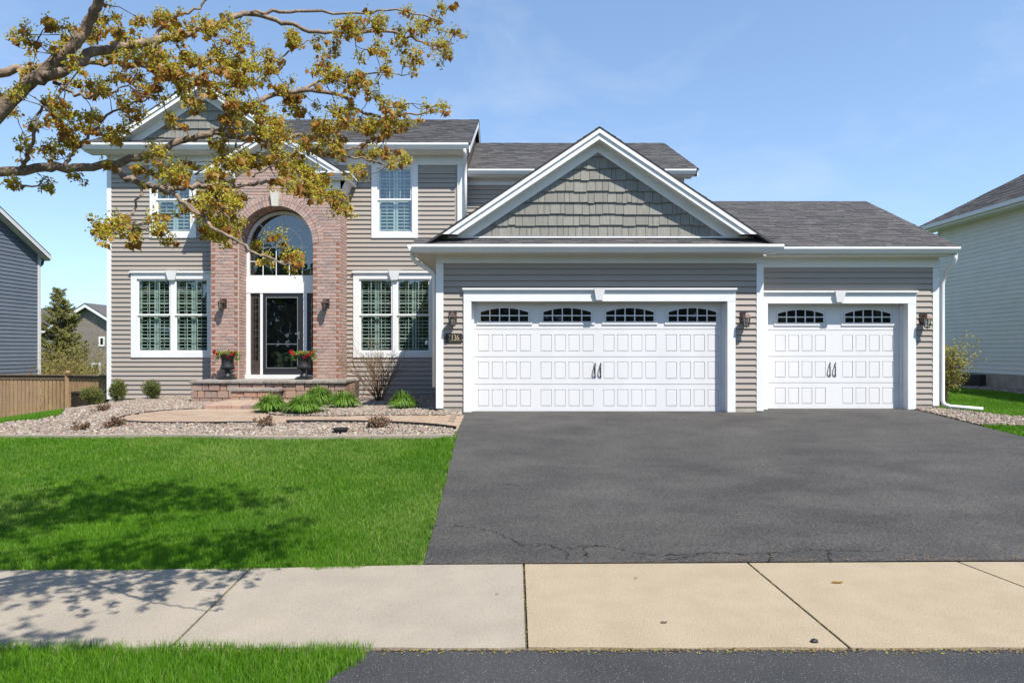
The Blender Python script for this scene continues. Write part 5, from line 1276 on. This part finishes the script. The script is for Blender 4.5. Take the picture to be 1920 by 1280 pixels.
# limbs above and beside the frame
ups = [[W3(-3.78,3.24,2.8),W3(-3.0,2.7,3.3),W3(-2.3,2.3,3.55),W3(-1.6,2.05,3.7),W3(-1.0,1.9,3.75)],[W3(-3.75,3.2,3.4),W3(-2.8,3.2,4.2),W3(-2.0,3.3,4.7),W3(-1.2,3.5,5.0)],[W3(-3.78,3.2,3.0),W3(-4.5,3.0,3.9),W3(-5.1,2.8,4.6)],
       [W3(-3.7,3.2,4.2),W3(-3.0,2.6,5.0),W3(-2.4,2.2,5.5)],[W3(-3.7,3.2,4.4),W3(-4.3,3.9,5.2),W3(-4.6,4.3,5.8)],[W3(-3.78,3.25,2.7),W3(-4.2,3.9,3.4),W3(-4.5,4.6,3.8)],[W3(-2.8,2.6,3.35),W3(-2.4,2.9,3.55),W3(-1.9,2.9,3.8),W3(-1.4,2.8,4.0)]]
ups += [[W3(-3.72,3.2,3.9),W3(-3.0,3.7,4.6),W3(-2.2,4.1,5.0),W3(-1.3,4.4,5.2),W3(-.6,4.5,5.25)],[W3(-2.6,3.9,4.85),W3(-2.2,4.6,5.1),W3(-1.7,5.0,5.2)],[W3(-3.7,3.2,4.3),W3(-3.1,4.3,5.0),W3(-2.8,5.0,5.3)]]
NUP = len(ups)
for u_ in ups: limb(u_, .035, .006, wob=.02)
wood = MB()
for P_, R_ in limbs: wood.tube(P_, R_, 8, rs.random())
wood.build('limbs', bark_m, maple, smooth=True)
# foliage blobs traced as areas: x, y, rx, ry, count
blobs = [(120,75,85,40,34),(60,100,45,35,12),(235,60,70,40,34),(330,45,80,32,34),(400,60,50,35,22),(300,110,90,40,44),(220,140,80,35,28),(380,120,70,45,40),(440,110,45,60,34),(120,195,80,40,30),(60,225,40,40,16),(85,280,60,30,20),(200,235,70,30,30),(240,215,45,25,16),(130,245,50,30,18),(320,160,60,30,28),(400,170,60,35,34),(460,185,50,35,30),(480,140,50,30,20),
         (520,110,35,22,14),(600,85,40,25,18),(560,60,35,20,10),(610,105,18,25,8),(640,40,60,22,22),(720,45,50,22,20),(790,40,50,28,24),(840,60,22,45,18),(820,95,22,16,9),(760,75,30,20,12),(700,95,28,28,14),(715,120,20,15,7),(775,110,16,22,9),(780,138,8,8,2),(590,140,40,22,16),(650,150,50,20,20),(690,165,30,25,14),(715,185,18,30,10),(560,190,30,22,12),(520,195,40,25,18),(640,195,35,20,10),
         (760,205,14,12,6),(793,203,8,8,3),(822,200,9,10,5),(610,235,45,25,24),(660,235,55,22,28),(720,238,40,20,18),(745,225,18,14,8),(630,270,40,22,16),(690,285,35,20,14),(745,305,20,20,11),(580,260,45,22,20),(500,235,45,25,20),(450,215,40,22,18),(505,265,35,30,22),(440,290,60,22,26),(480,310,50,22,24),(540,320,50,20,20),(600,330,40,18,14),(655,325,18,14,6),(590,365,40,20,20),(635,380,25,22,16),(550,345,40,15,10),(400,320,40,20,14),
         (340,320,50,18,20),(300,325,35,18,12),(380,365,40,22,20),(420,385,40,30,30),(400,420,45,30,34),(430,440,35,25,22),(360,400,30,20,10),(340,385,20,15,6),(250,430,45,16,14),(215,435,35,22,13),(290,432,30,18,11),(305,455,16,14,5),(225,400,25,15,6),(185,440,14,10,5),(540,440,12,14,6),(545,470,20,20,12),(500,455,20,14,7),(565,492,20,14,9),(505,480,18,10,4),(330,240,30,20,8),(290,275,20,15,7),(270,300,20,12,4),
         (30,345,35,14,8),(85,352,22,14,6),(150,330,20,10,3),(40,165,25,30,8),(210,300,15,10,2)]
fl = MB(); lf = MB(); tw_ = MB(); nodes = []
allp = [(p, P_, i) for P_, R_ in limbs for i, p in enumerate(P_)]
APX = np.array([tuple(p[0]) for p in allp])
LEAF2D = [(0,0),(.18,.10),(.42,.16),(.30,.30),(.55,.42),(.36,.52),(.22,.72),(.10,.80),(0,1.05)]
LEAF2D = LEAF2D+[(-x, y) for x, y in LEAF2D[-2:0:-1]]
lmb = MB(); lmb.add([(x*.9, .12*abs(x)-.15*(y-.3)**2, -y) for x, y in LEAF2D], [tuple(range(9))+(0,) if False else tuple(range(9)), tuple([8]+list(range(9,len(LEAF2D)))+[0])])
LEAFME = bpy.data.meshes.new('leaf'); LEAFME.from_pydata(lmb.v, [], lmb.f); LEAFME.materials.append(leaf_m)
LV = np.array(lmb.v); leafcount = 0
def addleaf(p, s, rot, big):
    global leafcount
    if big and leafcount < 290:
        inst('leaf', LEAFME, maple, p, (s,s,s), rot); leafcount += 1
    else:
        R3 = np.array(rot.to_matrix()); lf.add((LV*s@R3.T+np.array(p)).tolist(), lmb.f, rs.random())
from mathutils import Euler
OV = [(1,0,0),(-1,0,0),(0,1,0),(0,-1,0),(0,0,1),(0,0,-1)]; OF = [(0,2,4),(2,1,4),(1,3,4),(3,0,4),(2,0,5),(1,2,5),(3,1,5),(0,3,5)]
def cluster(c, inframe=True, dens=1.0):
    c = Vector(c); kind = rs.random(); nf = int((24 if kind < .75 else 8)*dens); R_ = rs.uniform(.022,.038)
    for k in range(nf):
        d = rdir(); p = c+d*R_*rs.uniform(.3,1.2)
        for q in range(2): leafquad(fl, p, rdir()+d*.6, rs.uniform(.008,.017), rs.uniform(.006,.011), tint=rs.random(), fold=.35)
    nl = rs.choice((1,2,3,3)) if kind < .75 else rs.choice((4,5,6))
    for k in range(nl):
        a = rs.uniform(0, 6.28); s_ = rs.uniform(.020,.042) if kind < .8 else rs.uniform(.03,.055)
        addleaf(c+Vector((math.cos(a), math.sin(a), 0))*R_*.6, s_, Euler((rs.uniform(-.9,.9), rs.uniform(-.7,.7), a)), kind >= .55 and inframe)
def attach(c):
    global APX
    d = np.linalg.norm(APX-np.array(c), axis=1); j = int(np.argmin(d+NR.uniform(0,.02,len(d)))); b = Vector(APX[j]); L_ = (c-b).length
    if L_ < .02: return
    mid = b.lerp(c, .5)+rdir()*L_*.12; m1 = b.lerp(mid, .6)+rdir()*L_*.04; m2 = mid.lerp(c, .6)+rdir()*L_*.04
    tw_.tube([b, m1, mid, m2, c], [min(.0035,.0015+L_*.008)]*2+[.0022,.0018,.0013], 4, rs.random(), cap=False)
    APX = np.concatenate([APX, np.array([tuple(m1), tuple(mid), tuple(m2)])])
def blobset(x, y, rx, ry, n):
    global APX
    k = 0; newp = []
    n = int(n*1.12); cen = None
    while k < n:
        if cen is None or k % 5 == 0:
            u_, v_ = rs.gauss(0,.6), rs.gauss(0,.6)
            if u_*u_+v_*v_ > 1.25: continue
            cen = (x+u_*rx, y+v_*ry, rs.gauss(0,.22))
        xx, yy = cen[0]+rs.gauss(0,9), cen[1]+rs.gauss(0,8); dp_ = float(np.interp(xx, [0,300,850], [3.5,3.75,4.3]))
        if yy > 320: dp_ -= .2
        c = px(xx, yy, dp_+cen[2]+rs.gauss(0,.04))
        if np.linalg.norm(APX-np.array(c), axis=1).min() > .20: k += 1; cen = None; continue
        attach(c); cluster(c); k += 1
        if rs.random() < .3: newp.append(tuple(c))
    if newp: APX = np.concatenate([APX, np.array(newp)])
for b in blobs: blobset(*b)
# crown outside the frame
for P_, R_ in limbs[-NUP:]+limbs[:1]:
    for p in P_:
        if P_ is limbs[0][0] and p.z < 4.0: continue
        big_ = any(P_ is q[0] for q in limbs[-3:])
        for k in range(84 if big_ else (24 if (P_ is limbs[-NUP][0] or P_ is limbs[-4][0]) else 6)):
            if k % 6 == 0: cc = p+rdir()*rs.uniform(.08,.62 if big_ else .38)
            c = cc+rdir()*rs.uniform(0,.09); yp = HOR-(c.z-CAMZ)*F/max(c.y,.2)
            if yp > -15 and (c.x > -1.0*c.y*.8 or yp > 150): continue
            if np.linalg.norm(APX-np.array(c), axis=1).min() > .35: continue
            attach(c); cluster(c, False, .8)
fl.build('flower_clusters', flower_m, maple, kind='stuff'); lf.build('young_leaves', leaf_m, maple, kind='stuff'); tw_.build('twigs', twig_m, maple, kind='stuff')

# ------------------------------------------------------------------ unseen wood across the street, added to darken pane reflections and cut low sky light
rs.seed(200); tl = MB(); n_ = 34000; wv = NR.random((n_, 6))
for k in range(n_):
    x = -95+190*wv[k,0]; top = 7.6+1.6*math.sin(x*.21)+1.2*math.sin(x*.53+1)+.9*math.sin(x*1.3); z = .3+top*wv[k,1]**.8; y = -27-9*wv[k,2]
    leafquad(tl, (x, y, z), (wv[k,3]-.5, wv[k,4]-.5, wv[k,5]-.3), .7+.6*wv[k,3], .45+.4*wv[k,4], tint=wv[k,5])
for k in range(46): x = -92+k*4.1+rs.uniform(-1,1); tl.tube([(x,-31,-.2),(x+rs.uniform(-.3,.3),-31,4),(x,-31,5.5)], [.25,.18,.08], 6)
o = tl.build('reflection_wood', box_leaf, None, kind='stuff'); o['label'] = 'added line of trees across the street that darkens the window reflections'; o['category'] = 'trees'

# a few dead leaves and a stone on the pavement
def dead_leaf(x, y, sz, label, mat):
    m = MB(); Z = .0195
    m.add([(x-sz,y,Z+.001),(x-sz*.3,y-sz*.35,Z+.008),(x+sz*.4,y-sz*.3,Z+.004),(x+sz,y+sz*.1,Z+.011),(x+sz*.2,y+sz*.32,Z+.006),(x-sz*.5,y+sz*.28,Z+.010)], [(0,1,5),(1,4,5),(1,2,4),(2,3,4)])
    return tag(m.build('dead_leaf', mat, None), label, 'leaf', 'dead leaves on the pavement')
def on_walk(u, v): Y = 1300*(CAMZ-.02)/(v-HOR); return X_(u, Y), Y
for (u, v, q, lab, mt) in ((1570,1092,.05,'orange-brown dead leaf on the tan slab right of the diagonal joint',leaf_m),(1245,1167,.026,'dark curled dead leaf on the middle tan slab',twig_m),(1192,1084,.014,'tiny dark dead leaf near the driveway edge on the tan slab',twig_m),(932,1114,.012,'tiny dark dead leaf on the grey slab',twig_m)):
    dead_leaf(*on_walk(u, v), q, lab, mt)
x_, y_ = on_walk(1527, 1203)
m = MB(); m.add((IV*np.array([.026,.018,.013])*(1+NR.uniform(-.2,.2,(12,1)))+np.array([x_, y_, .028])).tolist(), [tuple(f) for f in IF]); tag(m.build('stone', black_plastic, None), 'small dark stone by the kerb end of the diagonal slab joint', 'stone')

m = MB(); rs.seed(301)      # ragged soil and grit where asphalt meets the slabs
for k in range(1500):
    far = k % 3 == 0; x = rs.uniform(-.78,5.2); y = (farY(x)+.012+abs(rs.gauss(0,.035))) if far else 3.962-abs(rs.gauss(0,.022)); z = zgs(x, y)+(.024 if far else .012); q = rs.uniform(.004,.013); a = rs.uniform(0,6.28)
    m.add([(x+q*math.cos(a+j*1.57)*rs.uniform(.5,1.3), y+q*.6*math.sin(a+j*1.57), z+rs.uniform(0,.006)) for j in range(4)], [(0,1,2),(0,2,3)], rs.random())
o = m.build('edge_grit', dry_m, None, kind='stuff'); o['label'] = 'brown grit and dead grass along the slab edges'; o['category'] = 'plant litter'
